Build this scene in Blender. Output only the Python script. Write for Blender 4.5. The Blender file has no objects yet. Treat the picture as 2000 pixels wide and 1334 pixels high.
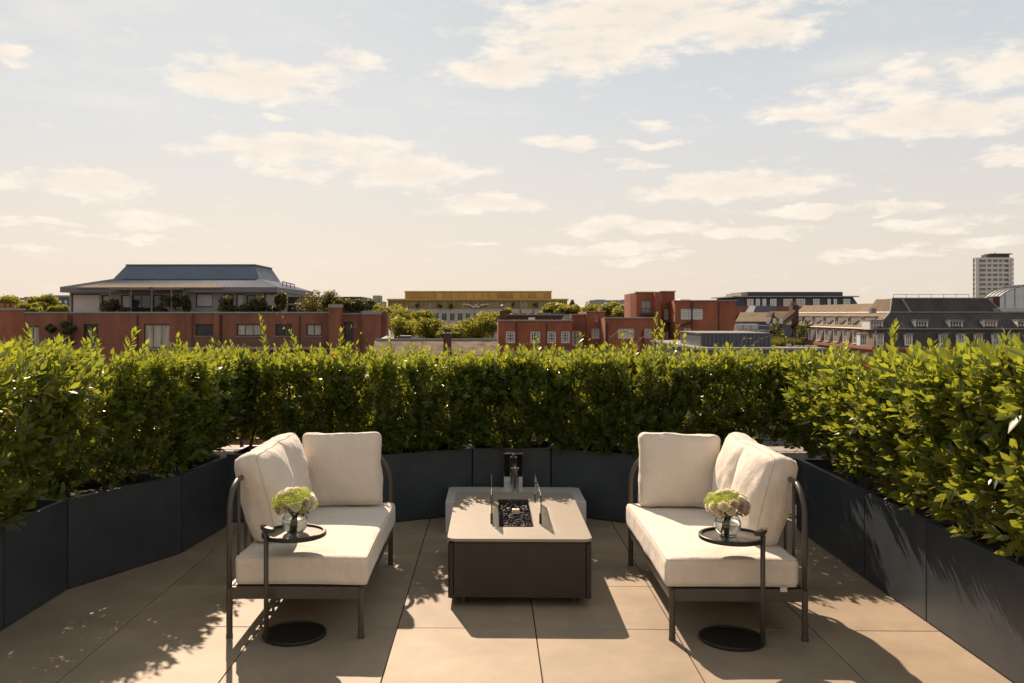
import bpy, bmesh, math, random
import numpy as np
from mathutils import Vector, Matrix, noise

random.seed(7); RNG = np.random.default_rng(11)
S = bpy.context.scene
COL = S.collection

# ------------------------------------------------------------------ camera
YAW, CAM_H, FPX, CX, HY = 0.0177, 1.70, 1700.0, 929.08, 614.72
cam_d = bpy.data.cameras.new('camera'); cam = bpy.data.objects.new('camera', cam_d); COL.objects.link(cam)
cam.location = (0, 0, CAM_H); cam.rotation_euler = (math.pi/2, 0, YAW)
cam_d.sensor_width = 36; cam_d.lens = 36*FPX/2000
cam_d.shift_x = (1000-CX)/2000; cam_d.shift_y = -(667-HY)/2000
cam_d.dof.use_dof = True; cam_d.dof.focus_distance = 5.4; cam_d.dof.aperture_fstop = 8.0
cam_d.clip_start = 0.05; cam_d.clip_end = 9000
S.camera = cam

# ------------------------------------------------------------------ sun, exposure
TO_SUN = Vector((-0.36, 1.2, 1.0)).normalized()
SUN_EL = math.asin(TO_SUN.z); SUN_AZ = math.atan2(TO_SUN.x, TO_SUN.y)
sd = bpy.data.lights.new('sun', 'SUN'); sun = bpy.data.objects.new('sun', sd); COL.objects.link(sun)
sd.energy = 4.5; sd.angle = math.radians(0.55); sd.color = (1.0, 0.79, 0.60)
sun.rotation_euler = (-TO_SUN).to_track_quat('-Z', 'Y').to_euler(); sun.location = (0, 0, 30)
vs = S.view_settings
vs.view_transform = 'Standard'; vs.look = 'None'; vs.gamma = 1; vs.exposure = 0.85
S.render.resolution_x = 1024; S.render.resolution_y = 683

# ------------------------------------------------------------------ world: sky with drifting clouds
W = bpy.data.worlds.new('World'); S.world = W; W.use_nodes = True
SKY_STRENGTH = 0.05
def build_world():
    nt = W.node_tree; nt.nodes.clear(); L = nt.links
    def N(t, **k):
        n = nt.nodes.new(t)
        for a, b in k.items(): setattr(n, a, b)
        return n
    def val(s, v):
        if isinstance(v, bpy.types.NodeSocket): L.new(v, s)
        else: s.default_value = v
    def M(op, a, b=0.0, c=None, clamp=False):
        n = N('ShaderNodeMath', operation=op); n.use_clamp = clamp
        val(n.inputs[0], a); val(n.inputs[1], b)
        if c is not None: val(n.inputs[2], c)
        return n.outputs[0]
    def smooth(x, lo, hi):
        n = N('ShaderNodeMapRange', interpolation_type='SMOOTHSTEP'); val(n.inputs[0], x)
        n.inputs[1].default_value = lo; n.inputs[2].default_value = hi
        return n.outputs[0]
    def mix(f, a, b, bt='MIX'):
        n = N('ShaderNodeMix', data_type='RGBA', blend_type=bt); val(n.inputs[0], f); val(n.inputs[6], a); val(n.inputs[7], b)
        return n.outputs[2]
    sky = N('ShaderNodeTexSky', sky_type='NISHITA'); sky.sun_disc = False
    sky.sun_elevation = SUN_EL; sky.sun_rotation = SUN_AZ % (2*math.pi)
    sky.altitude = 40; sky.air_density = 1.0; sky.dust_density = 2.2; sky.ozone_density = 1.0
    tint = mix(1.0, sky.outputs[0], (1.0, 0.90, 0.76, 1), 'MULTIPLY')
    tc = N('ShaderNodeTexCoord'); sp = N('ShaderNodeSeparateXYZ'); L.new(tc.outputs['Generated'], sp.inputs[0])
    x, y, z = sp.outputs
    hor = M('SQRT', M('ADD', M('MULTIPLY', x, x), M('MULTIPLY', y, y)))
    az = M('ARCTAN2', x, y); el = M('DIVIDE', M('MAXIMUM', z, 0.0), M('MAXIMUM', hor, 0.01))
    # domain warp
    cv = N('ShaderNodeCombineXYZ'); L.new(az, cv.inputs[0]); L.new(M('MULTIPLY', el, 2.6), cv.inputs[1])
    wn = N('ShaderNodeTexNoise'); L.new(cv.outputs[0], wn.inputs['Vector']); wn.inputs['Scale'].default_value = 13; wn.inputs['Detail'].default_value = 6; wn.inputs['Roughness'].default_value = 0.62
    ws = N('ShaderNodeSeparateColor'); L.new(wn.outputs['Color'], ws.inputs[0])
    du = M('MULTIPLY', M('SUBTRACT', ws.outputs[0], 0.5), 0.085); dv = M('MULTIPLY', M('SUBTRACT', ws.outputs[1], 0.5), 0.045)
    U = M('ADD', az, du); V = M('ADD', el, dv)
    # the clouds in view: azimuth, elevation, half sizes, weight
    cl = [(500,155,165,42,1),(690,128,70,30,.8),(1260,35,300,75,1),(1000,135,135,38,1),(1130,90,190,62,1),(1460,62,130,34,1),(1830,230,210,38,1),(1760,185,200,60,.62),(1575,234,65,20,1),
          (1900,140,190,50,.75),(1975,305,50,16,.9),(600,295,210,30,1),(790,335,140,32,1),(570,342,75,18,.9),(165,360,105,26,1),(0,362,40,10,.8),
          (310,425,100,18,.85),(960,400,125,22,1),(1440,362,165,30,1),(1105,281,75,16,.8),(1290,247,55,12,.7),(1290,276,65,9,.75),(1235,317,55,10,.7),
          (1630,412,140,14,.9),(1230,438,120,20,.85),(1480,453,100,12,.9),(1830,438,100,12,.8),(1180,484,140,11,.8),(45,432,80,9,.8),(15,105,36,18,.9),
          (900,474,70,8,.7),(1250,505,110,8,.6),(1900,470,90,8,.6),(240,458,110,6,.7),(1700,490,120,8,.55),(30,485,60,7,.7),(560,232,40,8,.5)]
    B = None
    for px, py, sx, sy, w in cl:
        u0 = math.atan((px-CX)/FPX) - YAW; h = math.cos(u0+YAW); v0 = (HY-py)/FPX*h
        a = M('MULTIPLY', M('SUBTRACT', U, u0), FPX/sx); b = M('MULTIPLY', M('SUBTRACT', V, v0), FPX/sy/h)
        r2 = M('MULTIPLY_ADD', a, a, M('MULTIPLY', b, b))
        g = M('MULTIPLY', M('SUBTRACT', 1.0, M('MULTIPLY', r2, 0.62)), w)
        B = g if B is None else M('MAXIMUM', B, g)
    n2 = N('ShaderNodeTexNoise'); L.new(cv.outputs[0], n2.inputs['Vector']); n2.inputs['Scale'].default_value = 22; n2.inputs['Detail'].default_value = 9; n2.inputs['Roughness'].default_value = 0.6
    dens = M('ADD', M('MAXIMUM', B, -0.2), M('MULTIPLY', M('SUBTRACT', n2.outputs[0], 0.5), 2.9))
    # loose cloud field over the rest of the dome
    n3 = N('ShaderNodeTexNoise'); cp = N('ShaderNodeCombineXYZ'); zz = M('MAXIMUM', z, 0.06)
    L.new(M('DIVIDE', x, zz), cp.inputs[0]); L.new(M('DIVIDE', y, zz), cp.inputs[1]); L.new(cp.outputs[0], n3.inputs['Vector'])
    n3.inputs['Scale'].default_value = 0.9; n3.inputs['Detail'].default_value = 8; n3.inputs['Roughness'].default_value = 0.58
    field = M('MULTIPLY', M('MULTIPLY', smooth(n3.outputs[0], 0.50, 0.72), smooth(el, 0.12, 0.30)), 0.40)
    mask = M('MAXIMUM', M('MULTIPLY', smooth(dens, 0.0, 1.0), 0.96), field)
    shade = smooth(M('SUBTRACT', dens, M('MULTIPLY', M('SUBTRACT', n2.outputs[0], 0.5), 3.2)), 0.35, 1.3)
    k = 2**-vs.exposure/SKY_STRENGTH
    cc = mix(M('MULTIPLY', shade, 0.65), (1.05*k, 0.94*k, 0.81*k, 1), (0.82*k, 0.735*k, 0.64*k, 1))
    # hazy summer sky: cream low over the city, deeper blue overhead
    rp = N('ShaderNodeValToRGB'); L.new(M('MULTIPLY', M('MINIMUM', el, 2.0), 0.5), rp.inputs[0]); e = rp.color_ramp.elements
    stops = [(0.0,(.90,.785,.665)),(.10,(.83,.765,.695)),(.22,(.725,.745,.76)),(.36,(.62,.675,.71)),(.7,(.56,.575,.58)),(1.6,(.40,.415,.43))]
    while len(e) < len(stops): e.new(0.5)
    for q, (p_, c_) in zip(e, stops): q.position = p_/2; q.color = (*c_, 1)
    sc = N('ShaderNodeVectorMath', operation='SCALE'); L.new(rp.outputs[0], sc.inputs[0]); sc.inputs['Scale'].default_value = k
    veil = mix(0.87, tint, sc.outputs[0])
    col = mix(mask, veil, cc)
    bg = N('ShaderNodeBackground'); L.new(col, bg.inputs[0]); bg.inputs[1].default_value = SKY_STRENGTH
    out = N('ShaderNodeOutputWorld'); L.new(bg.outputs[0], out.inputs[0])
build_world()

# ------------------------------------------------------------------ helpers
_c, _s = math.cos(-YAW), math.sin(-YAW)
def at(px, py, Y):
    """a direction measured in the photograph, carried out to the depth Y (metres)"""
    u = (px-CX)/FPX; d = Y/(_c-u*_s)
    return (u*d*_c+d*_s, Y, CAM_H-(py-HY)*d/FPX)
def rect(x0, y0, x1, y1, Y):
    a = at(x0, y1, Y); b = at(x1, y0, Y)
    return (a[0], b[0], a[2], b[2])

MATS = {}
def mat(name, base, rough=0.6, metal=0.0, var=0.0, vscale=6.0, bump=0.0, bscale=40.0, spec=0.5, per_object=0.0, col2=None, detail=5.0, coord='Object', stretch=None, bdist=0.01, trans=0.0, ior=1.45, sheen=0.0):
    if name in MATS: return MATS[name]
    m = bpy.data.materials.new(name); m.use_nodes = True; nt = m.node_tree; L = nt.links
    p = nt.nodes['Principled BSDF']
    p.inputs['Roughness'].default_value = rough; p.inputs['Metallic'].default_value = metal
    p.inputs['Specular IOR Level'].default_value = spec; p.inputs['Base Color'].default_value = (*base, 1)
    p.inputs['Transmission Weight'].default_value = trans; p.inputs['IOR'].default_value = ior
    if sheen: p.inputs['Sheen Weight'].default_value = sheen
    tc = nt.nodes.new('ShaderNodeTexCoord'); vec = tc.outputs[coord]
    if stretch:
        mp = nt.nodes.new('ShaderNodeMapping'); L.new(vec, mp.inputs[0]); mp.inputs['Scale'].default_value = stretch; vec = mp.outputs[0]
    colsock = None
    if var > 0 or col2:
        n = nt.nodes.new('ShaderNodeTexNoise'); L.new(vec, n.inputs['Vector']); n.inputs['Scale'].default_value = vscale
        n.inputs['Detail'].default_value = detail; n.inputs['Roughness'].default_value = 0.62
        r = nt.nodes.new('ShaderNodeValToRGB'); L.new(n.outputs[0], r.inputs[0])
        c2 = col2 or tuple(min(1, b*(1+var)) for b in base); c1 = base if col2 else tuple(b*(1-var) for b in base)
        r.color_ramp.elements[0].position = 0.32; r.color_ramp.elements[1].position = 0.68
        r.color_ramp.elements[0].color = (*c1, 1); r.color_ramp.elements[1].color = (*c2, 1)
        colsock = r.outputs[0]
    if per_object:
        oi = nt.nodes.new('ShaderNodeObjectInfo'); h = nt.nodes.new('ShaderNodeHueSaturation')
        mr = nt.nodes.new('ShaderNodeMapRange'); L.new(oi.outputs['Random'], mr.inputs[0]); mr.inputs[3].default_value = 1-per_object; mr.inputs[4].default_value = 1+per_object
        L.new(mr.outputs[0], h.inputs['Value'])
        if colsock: L.new(colsock, h.inputs['Color'])
        else: h.inputs['Color'].default_value = (*base, 1)
        colsock = h.outputs[0]
    if colsock: L.new(colsock, p.inputs['Base Color'])
    if bump:
        n = nt.nodes.new('ShaderNodeTexNoise'); L.new(vec, n.inputs['Vector']); n.inputs['Scale'].default_value = bscale; n.inputs['Detail'].default_value = 6
        b = nt.nodes.new('ShaderNodeBump'); L.new(n.outputs[0], b.inputs['Height']); b.inputs['Strength'].default_value = bump; b.inputs['Distance'].default_value = bdist
        L.new(b.outputs[0], p.inputs['Normal'])
    MATS[name] = m
    return m

class MB:
    """collects geometry for one mesh object"""
    def __init__(s): s.v = []; s.f = []
    def add(s, vs, fs):
        o = len(s.v); s.v += [tuple(v) for v in vs]; s.f += [tuple(i+o for i in f) for f in fs]; return s
    def box(s, x0, x1, y0, y1, z0, z1):
        return s.add([(x, y, z) for z in (z0, z1) for y in (y0, y1) for x in (x0, x1)],
                     [(0,2,3,1),(4,5,7,6),(0,1,5,4),(2,6,7,3),(0,4,6,2),(1,3,7,5)])
    def lbox(s, F, a0, a1, b0, b1, c0, c1):
        o, u, n = F
        return s.add([o+u*a+Vector((0,0,b))+n*c for c in (c0, c1) for b in (b0, b1) for a in (a0, a1)],
                     [(0,2,3,1),(4,5,7,6),(0,1,5,4),(2,6,7,3),(0,4,6,2),(1,3,7,5)])
    def prism(s, poly, z0, z1):
        n = len(poly)
        return s.add([(p[0], p[1], z0) for p in poly]+[(p[0], p[1], z1) for p in poly],
                     [tuple(range(n))[::-1], tuple(range(n, 2*n))]+[(i, (i+1) % n, n+(i+1) % n, n+i) for i in range(n)])
    def frustum(s, r0, z0, r1, z1, bottom=False):
        (a, b, c, d), (e, f, g, h) = r0, r1
        fs = [(0,1,5,4),(1,2,6,5),(2,3,7,6),(3,0,4,7),(4,5,6,7)]
        if bottom: fs.append((3,2,1,0))
        return s.add([(a,c,z0),(b,c,z0),(b,d,z0),(a,d,z0),(e,g,z1),(f,g,z1),(f,h,z1),(e,h,z1)], fs)
    def tube(s, pts, r, n=8, closed=False, cap=True):
        pts = [Vector(p) for p in pts]; m = len(pts); rs = r if isinstance(r, (list, tuple)) else [r]*m
        up = None; o = len(s.v)
        for i, p in enumerate(pts):
            a = pts[(i-1) % m] if (closed or i > 0) else p; b = pts[(i+1) % m] if (closed or i < m-1) else p
            t = (b-a).normalized()
            if up is None: up = t.orthogonal().normalized()
            else:
                up = up - t*up.dot(t); up = up.normalized() if up.length > 1e-6 else t.orthogonal().normalized()
            w = t.cross(up)
            for k in range(n):
                q = 2*math.pi*k/n; s.v.append(tuple(p+(up*math.cos(q)+w*math.sin(q))*rs[i]))
        for i in range(m if closed else m-1):
            j = (i+1) % m
            for k in range(n): s.f.append((o+i*n+k, o+i*n+(k+1) % n, o+j*n+(k+1) % n, o+j*n+k))
        if cap and not closed:
            s.f.append(tuple(o+k for k in range(n))[::-1]); s.f.append(tuple(o+(m-1)*n+k for k in range(n)))
        return s
    def lathe(s, prof, c=(0,0,0), n=32):
        o = len(s.v); m = len(prof)
        for r, z in prof:
            for k in range(n):
                q = 2*math.pi*k/n; s.v.append((c[0]+r*math.cos(q), c[1]+r*math.sin(q), c[2]+z))
        for i in range(m-1):
            for k in range(n): s.f.append((o+i*n+k, o+i*n+(k+1) % n, o+(i+1)*n+(k+1) % n, o+(i+1)*n+k))
        if prof[0][0] > 1e-6: s.f.append(tuple(o+k for k in range(n))[::-1])
        if prof[-1][0] > 1e-6: s.f.append(tuple(o+(m-1)*n+k for k in range(n)))
        return s
    def build(s, name, m, parent=None, smooth=False, bevel=0, seg=2, off=None):
        o3 = off if off is not None else origin(parent)
        me = bpy.data.meshes.new(name)
        me.from_pydata([(v[0]-o3[0], v[1]-o3[1], v[2]-o3[2]) for v in s.v], [], s.f); me.materials.append(m)
        ob = bpy.data.objects.new(name, me); COL.objects.link(ob); ob.parent = parent
        bm = bmesh.new(); bm.from_mesh(me)
        bmesh.ops.remove_doubles(bm, verts=bm.verts, dist=1e-5); bmesh.ops.recalc_face_normals(bm, faces=bm.faces)
        bm.to_mesh(me); bm.free()
        if smooth: me.polygons.foreach_set('use_smooth', [True]*len(me.polygons))
        if bevel:
            b = ob.modifiers.new('bevel', 'BEVEL'); b.width = bevel; b.segments = seg; b.limit_method = 'ANGLE'; b.angle_limit = math.radians(40)
        return ob
def origin(o):
    v = Vector((0, 0, 0))
    while o is not None: v = v+o.location; o = o.parent
    return v
def tag(o, label=None, cat=None, group=None, kind=None):
    if label: o['label'] = label
    if cat: o['category'] = cat
    if group: o['group'] = group
    if kind: o['kind'] = kind
    return o
def thing(name, label, cat, loc=(0,0,0), group=None):
    o = bpy.data.objects.new(name, None); o.empty_display_size = .1; COL.objects.link(o); o.location = loc
    return tag(o, label, cat, group)
X3, Y3, Z3 = Vector((1,0,0)), Vector((0,1,0)), Vector((0,0,1))
def facing(Y): return (Vector((0,Y,0)), X3, -Y3)          # plane facing the terrace: a = X, b = Z
def side(X): return (Vector((X,0,0)), Y3, -X3)             # plane facing left: a = Y, b = Z

# ------------------------------------------------------------------ materials
M_tile = mat('porcelain_paver', (0.325,0.255,0.178), 0.62, var=0.10, vscale=3.0, bump=0.25, bscale=160, per_object=0.07, bdist=0.002, spec=0.35)
def paver_detail():
    nt = M_tile.node_tree; L = nt.links; p = nt.nodes['Principled BSDF']; src = p.inputs['Base Color'].links[0].from_socket
    geo = nt.nodes.new('ShaderNodeNewGeometry')
    f = nt.nodes.new('ShaderNodeTexNoise'); L.new(geo.outputs['Position'], f.inputs['Vector']); f.inputs['Scale'].default_value = 420; f.inputs['Detail'].default_value = 2
    w = nt.nodes.new('ShaderNodeTexNoise'); L.new(geo.outputs['Position'], w.inputs['Vector']); w.inputs['Scale'].default_value = 1.6; w.inputs['Detail'].default_value = 7; w.inputs['Roughness'].default_value = .65
    for node, lo, hi in ((f, .80, 1.2), (w, .80, 1.16)):
        r = nt.nodes.new('ShaderNodeMapRange'); L.new(node.outputs[0], r.inputs[0]); r.inputs[1].default_value = .3; r.inputs[2].default_value = .7; r.inputs[3].default_value = lo; r.inputs[4].default_value = hi
        h = nt.nodes.new('ShaderNodeHueSaturation'); L.new(src, h.inputs['Color']); L.new(r.outputs[0], h.inputs['Value']); src = h.outputs[0]
    L.new(src, p.inputs['Base Color'])
paver_detail()
M_bed = mat('paver_bed', (0.03,0.026,0.022), 0.9)
M_concrete = mat('concrete', (0.34,0.31,0.27), 0.8, var=0.15, vscale=1.5)
M_planter = mat('planter_powder_coat', (0.040,0.048,0.058), 0.44, per_object=.12, var=0.18, vscale=5, bump=0.12, bscale=260, bdist=0.001, spec=0.55)
M_soil = mat('soil', (0.03,0.02,0.013), 0.95, var=0.4, vscale=30, bump=0.8, bscale=60, bdist=0.02)
M_frame = mat('bronze_powder_coat', (0.075,0.062,0.05), 0.40, var=0.06, vscale=20, spec=0.5, bump=0.05, bscale=300, bdist=0.0005)
M_black = mat('black_steel', (0.02,0.018,0.016), 0.38, spec=0.5, var=.2, vscale=30)
M_tray = mat('tray_metal', (0.16,0.14,0.12), 0.30, metal=0.6, var=.08, vscale=12)
M_ttop = mat('table_top_ceramic', (0.30,0.255,0.20), 0.42, var=0.05, vscale=9, bump=0.05, bscale=200, bdist=0.0006)
M_tbody = mat('table_body_concrete', (0.036,0.027,0.020), 0.55, var=0.12, vscale=5, bump=0.1, bscale=90, bdist=0.002)
M_white = mat('white_plinth_paint', (0.62,0.61,0.60), 0.5, var=0.03, vscale=3)
M_steel = mat('brushed_steel', (0.55,0.52,0.49), 0.22, metal=1.0)
M_mirror = mat('polished_steel', (0.75,0.74,0.72), 0.035, metal=1.0)
M_glass = mat('clear_glass', (0.95,0.98,0.96), 0.0, trans=1.0, ior=1.45)
M_water = mat('water', (0.97,0.99,0.97), 0.0, trans=1.0, ior=1.33)
M_sheet = mat('fire_guard_glass', (0.93,0.92,0.88), 0.0, trans=1.0, ior=1.12)
M_stone = mat('black_fire_stone', (0.024,0.022,0.022), 0.5, var=.5, vscale=60, spec=.3)
M_pale = mat('pale_ceramic', (0.62,0.52,0.40), 0.5)
def fabric():
    m = mat('ribbed_cream_fabric', (0.71,0.625,0.53), 0.9, var=0.04, vscale=6, sheen=0.25, spec=.2)
    nt = m.node_tree; L = nt.links; p = nt.nodes['Principled BSDF']
    tc = nt.nodes.new('ShaderNodeTexCoord')
    w = nt.nodes.new('ShaderNodeTexWave'); L.new(tc.outputs['UV'], w.inputs['Vector']); w.bands_direction = 'X'
    w.inputs['Scale'].default_value = 40; w.inputs['Distortion'].default_value = 0.4; w.inputs['Detail'].default_value = 1.5; w.inputs['Detail Scale'].default_value = 2
    n = nt.nodes.new('ShaderNodeTexNoise'); L.new(tc.outputs['UV'], n.inputs['Vector']); n.inputs['Scale'].default_value = 160; n.inputs['Detail'].default_value = 3
    n2 = nt.nodes.new('ShaderNodeTexNoise'); L.new(tc.outputs['Object'], n2.inputs['Vector']); n2.inputs['Scale'].default_value = 9; n2.inputs['Detail'].default_value = 5
    a = nt.nodes.new('ShaderNodeMath'); a.operation = 'MULTIPLY_ADD'; L.new(n.outputs[0], a.inputs[0]); a.inputs[1].default_value = .6; L.new(w.outputs[1], a.inputs[2])
    b = nt.nodes.new('ShaderNodeBump'); b.inputs['Strength'].default_value = .4; b.inputs['Distance'].default_value = .0016; L.new(a.outputs[0], b.inputs['Height'])
    b2 = nt.nodes.new('ShaderNodeBump'); b2.inputs['Strength'].default_value = .6; b2.inputs['Distance'].default_value = .03; L.new(n2.outputs[0], b2.inputs['Height']); L.new(b.outputs[0], b2.inputs['Normal'])
    L.new(b2.outputs[0], p.inputs['Normal'])
    src = p.inputs['Base Color'].links[0].from_socket
    r = nt.nodes.new('ShaderNodeMapRange'); L.new(w.outputs[1], r.inputs[0]); r.inputs[3].default_value = .92; r.inputs[4].default_value = 1.03  # rib grooves darkened, their shade put into the fabric colour
    h = nt.nodes.new('ShaderNodeHueSaturation'); L.new(src, h.inputs['Color']); L.new(r.outputs[0], h.inputs['Value']); L.new(h.outputs[0], p.inputs['Base Color'])
    return m
M_fabric = fabric()
M_seam = mat('cream_piping', (0.60,0.53,0.44), 0.9)

def leaf_mat(name, dark, lite, trans, use_attr, gloss=0.32, tw=0.45):
    m = bpy.data.materials.new(name); m.use_nodes = True; nt = m.node_tree; L = nt.links; nt.nodes.clear()
    out = nt.nodes.new('ShaderNodeOutputMaterial'); p = nt.nodes.new('ShaderNodeBsdfPrincipled'); t = nt.nodes.new('ShaderNodeBsdfTranslucent'); mx = nt.nodes.new('ShaderNodeMixShader')
    if use_attr:
        a = nt.nodes.new('ShaderNodeAttribute'); a.attribute_name = 'tint'; v = a.outputs['Fac']
    else:
        a = nt.nodes.new('ShaderNodeObjectInfo'); v = a.outputs['Random']
    r = nt.nodes.new('ShaderNodeValToRGB'); L.new(v, r.inputs[0]); e = r.color_ramp.elements
    e[0].position = 0; e[0].color = (*dark, 1); e[1].position = 1; e[1].color = (*lite, 1)
    r2 = nt.nodes.new('ShaderNodeValToRGB'); L.new(v, r2.inputs[0]); e = r2.color_ramp.elements
    e[0].position = 0; e[0].color = (*[c*.62 for c in trans], 1); e[1].position = 1; e[1].color = (*trans, 1)
    L.new(r.outputs[0], p.inputs['Base Color']); p.inputs['Roughness'].default_value = gloss; L.new(r2.outputs[0], t.inputs[0])
    p.inputs['Specular IOR Level'].default_value = .55
    mx.inputs[0].default_value = tw; L.new(p.outputs[0], mx.inputs[1]); L.new(t.outputs[0], mx.inputs[2]); L.new(mx.outputs[0], out.inputs[0])
    return m
M_leafA = leaf_mat('laurel_leaf_mass', (0.032,0.060,0.016), (0.135,0.180,0.036), (0.43,0.46,0.035), True, .33, .46)
M_leafO = leaf_mat('laurel_leaf', (0.034,0.064,0.016), (0.135,0.180,0.036), (0.43,0.46,0.035), False, .33, .46)
M_dead = leaf_mat('dry_leaf', (0.12,0.035,0.01), (0.20,0.07,0.015), (0.35,0.11,0.02), False)
M_treeleaf = leaf_mat('plane_tree_leaf', (0.05,0.062,0.010), (0.14,0.145,0.022), (0.50,0.46,0.040), True, .55, .5)
M_shrubleaf = leaf_mat('roof_shrub_leaf', (0.025,0.034,0.009), (0.09,0.085,0.018), (0.26,0.24,0.025), True, .5, .4)
M_bark = mat('bark', (0.10,0.07,0.045), 0.85, var=.3, vscale=40, bump=.5, bscale=60, bdist=.004)
M_twig = mat('twig', (0.16,0.08,0.03), 0.7)

# ================================================================== SETTING
GZ = -22.0
M_ground = mat('city_ground', (0.09,0.085,0.075), 0.9, var=.35, vscale=.05)
g = MB(); g.add([(-4500,-4500,GZ),(4500,-4500,GZ),(4500,6500,GZ),(-4500,6500,GZ)], [(0,1,2,3)])
tag(g.build('ground', M_ground), kind='structure')

TX0, TX1, TY0, TY1 = -3.75, 3.55, -3.2, 8.75
def terrace():
    f = MB(); f.box(TX0, TX1, TY0, TY1, -0.6, -0.014)
    fl = tag(f.build('terrace_floor', M_bed), kind='structure')
    W_, L_ = 0.7491, 0.7436; gap = 0.006
    t = MB(); t.box(-W_/2+gap/2, W_/2-gap/2, -L_/2+gap/2, L_/2-gap/2, -0.020, 0.0)
    proto = t.build('tile', M_tile, fl, bevel=0.0015, seg=1)
    first = True
    for i in range(-4, 5):
        for j in range(-10, 6):
            x = -0.5097+W_*(i-.5); y = 4.7189+L_*(j-.5)
            if x < TX0+.3 or x > TX1-.3: continue
            o = proto if first else proto.copy()
            if not first: COL.objects.link(o)
            first = False
            o.parent = fl; o.location = (x, y, random.uniform(-.0006, .0006)); o.rotation_euler = (random.uniform(-.0008,.0008), random.uniform(-.0008,.0008), 0)
    b = MB(); b.box(TX0, TX1, TY0, TY1, GZ, -0.61)
    tag(b.build('terrace_building', mat('own_building_brick', (.27,.13,.08), .85, var=.2, vscale=2)), 'brick building underneath the roof terrace', 'building')
terrace()

# ------------------------------------------------------------------ planters and hedges
PH = 0.56
LEFT = [(-2.70,3.25),(-2.622,4.65),(-2.609,5.325),(-2.195,6.16),(-2.112,6.98)]
BACK = [(-2.17,7.075),(-0.93,7.02),(-0.158,7.41),(0.509,7.42),(1.235,7.04),(2.39,7.06)]
RIGHT = [(2.415,6.95),(2.395,5.64),(2.40,4.855),(2.40,3.25)]
def offset_chain(ch, d, sgn):
    out = []
    for i, p in enumerate(ch):
        p = Vector(p); ns = []
        for a, b in ((i-1, i), (i, i+1)):
            if a < 0 or b >= len(ch): continue
            t = (Vector(ch[b])-Vector(ch[a])).normalized(); ns.append(Vector((-t.y, t.x))*sgn)
        n = sum(ns, Vector((0,0))).normalized(); k = d/max(.5, n.dot(ns[0]))
        out.append(p+n*k)
    return out
def inset_quad(q, d):
    out = []
    for i in range(4):
        a, b, c = Vector(q[i-1]), Vector(q[i]), Vector(q[(i+1) % 4])
        t1 = (b-a).normalized(); t2 = (c-b).normalized()
        n1 = Vector((-t1.y, t1.x)); n2 = Vector((-t2.y, t2.x)); n = (n1+n2).normalized()
        out.append(b+n*(d/max(.3, n.dot(n1))))
    return out
def planter(a, b, c, d, label):
    # a,b: front edge (terrace side); c,d: rear edge
    q = [Vector(a), Vector(b), Vector(c), Vector(d)]
    area = sum(q[i].x*q[(i+1) % 4].y-q[(i+1) % 4].x*q[i].y for i in range(4))
    names = ['front_panel', 'end_panel', 'back_panel', 'end_panel']
    if area < 0: q = [q[1], q[0], q[3], q[2]]
    q = inset_quad(q, .005); inn = inset_quad(q, .012); lip = inset_quad(q, .038)
    cen = sum(q, Vector((0,0)))/4
    p = thing('planter_box', label, 'planter', (cen.x, cen.y, 0), 'dark metal planters round the terrace')
    for i in range(4):
        j = (i+1) % 4; m = MB()
        m.prism([q[i], q[j], inn[j], inn[i]], 0.008, PH-.012)
        m.prism([q[i], q[j], lip[j], lip[i]], PH-.0118, PH)
        m.build(names[i], M_planter, p, bevel=.0016, seg=1)
    m = MB(); so = inset_quad(q, .0125); n = 9
    for u in range(n+1):
        for v in range(5):
            s, t = u/n, v/4; w = so[0].lerp(so[1], s).lerp(so[3].lerp(so[2], s), t)
            m.v.append((w.x, w.y, .50+.02*noise.noise(Vector((w.x*9, w.y*9, 0)))))
    for u in range(n):
        for v in range(4): m.f.append((u*5+v, u*5+v+1, (u+1)*5+v+1, (u+1)*5+v))
    m.build('soil', M_soil, p, smooth=True)
    m = MB(); m.prism([x for x in inset_quad(q, .05)], 0.0, 0.02); m.build('base', M_planter, p)
    return p

# leaf blade: length 1 along +Y, folded a little along the midrib, tip drooping
LEAF_V = np.array([(0,0,0),(-.185,.25,.035),(0,.28,-.012),(.185,.25,.035),(-.235,.56,.045),(0,.58,-.02),(.235,.56,.045),(0,1,-.07)], float)
LEAF_F = [(0,2,1),(0,3,2),(1,2,5,4),(2,3,6,5),(4,5,7),(5,6,7)]
leaf_me = bpy.data.meshes.new('leaf'); leaf_me.from_pydata([tuple(v) for v in LEAF_V], [], LEAF_F)
leaf_me.polygons.foreach_set('use_smooth', [True]*len(LEAF_F)); leaf_me.materials.append(M_leafO)
leaf_me_dead = leaf_me.copy(); leaf_me_dead.materials.clear(); leaf_me_dead.materials.append(M_dead)

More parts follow.
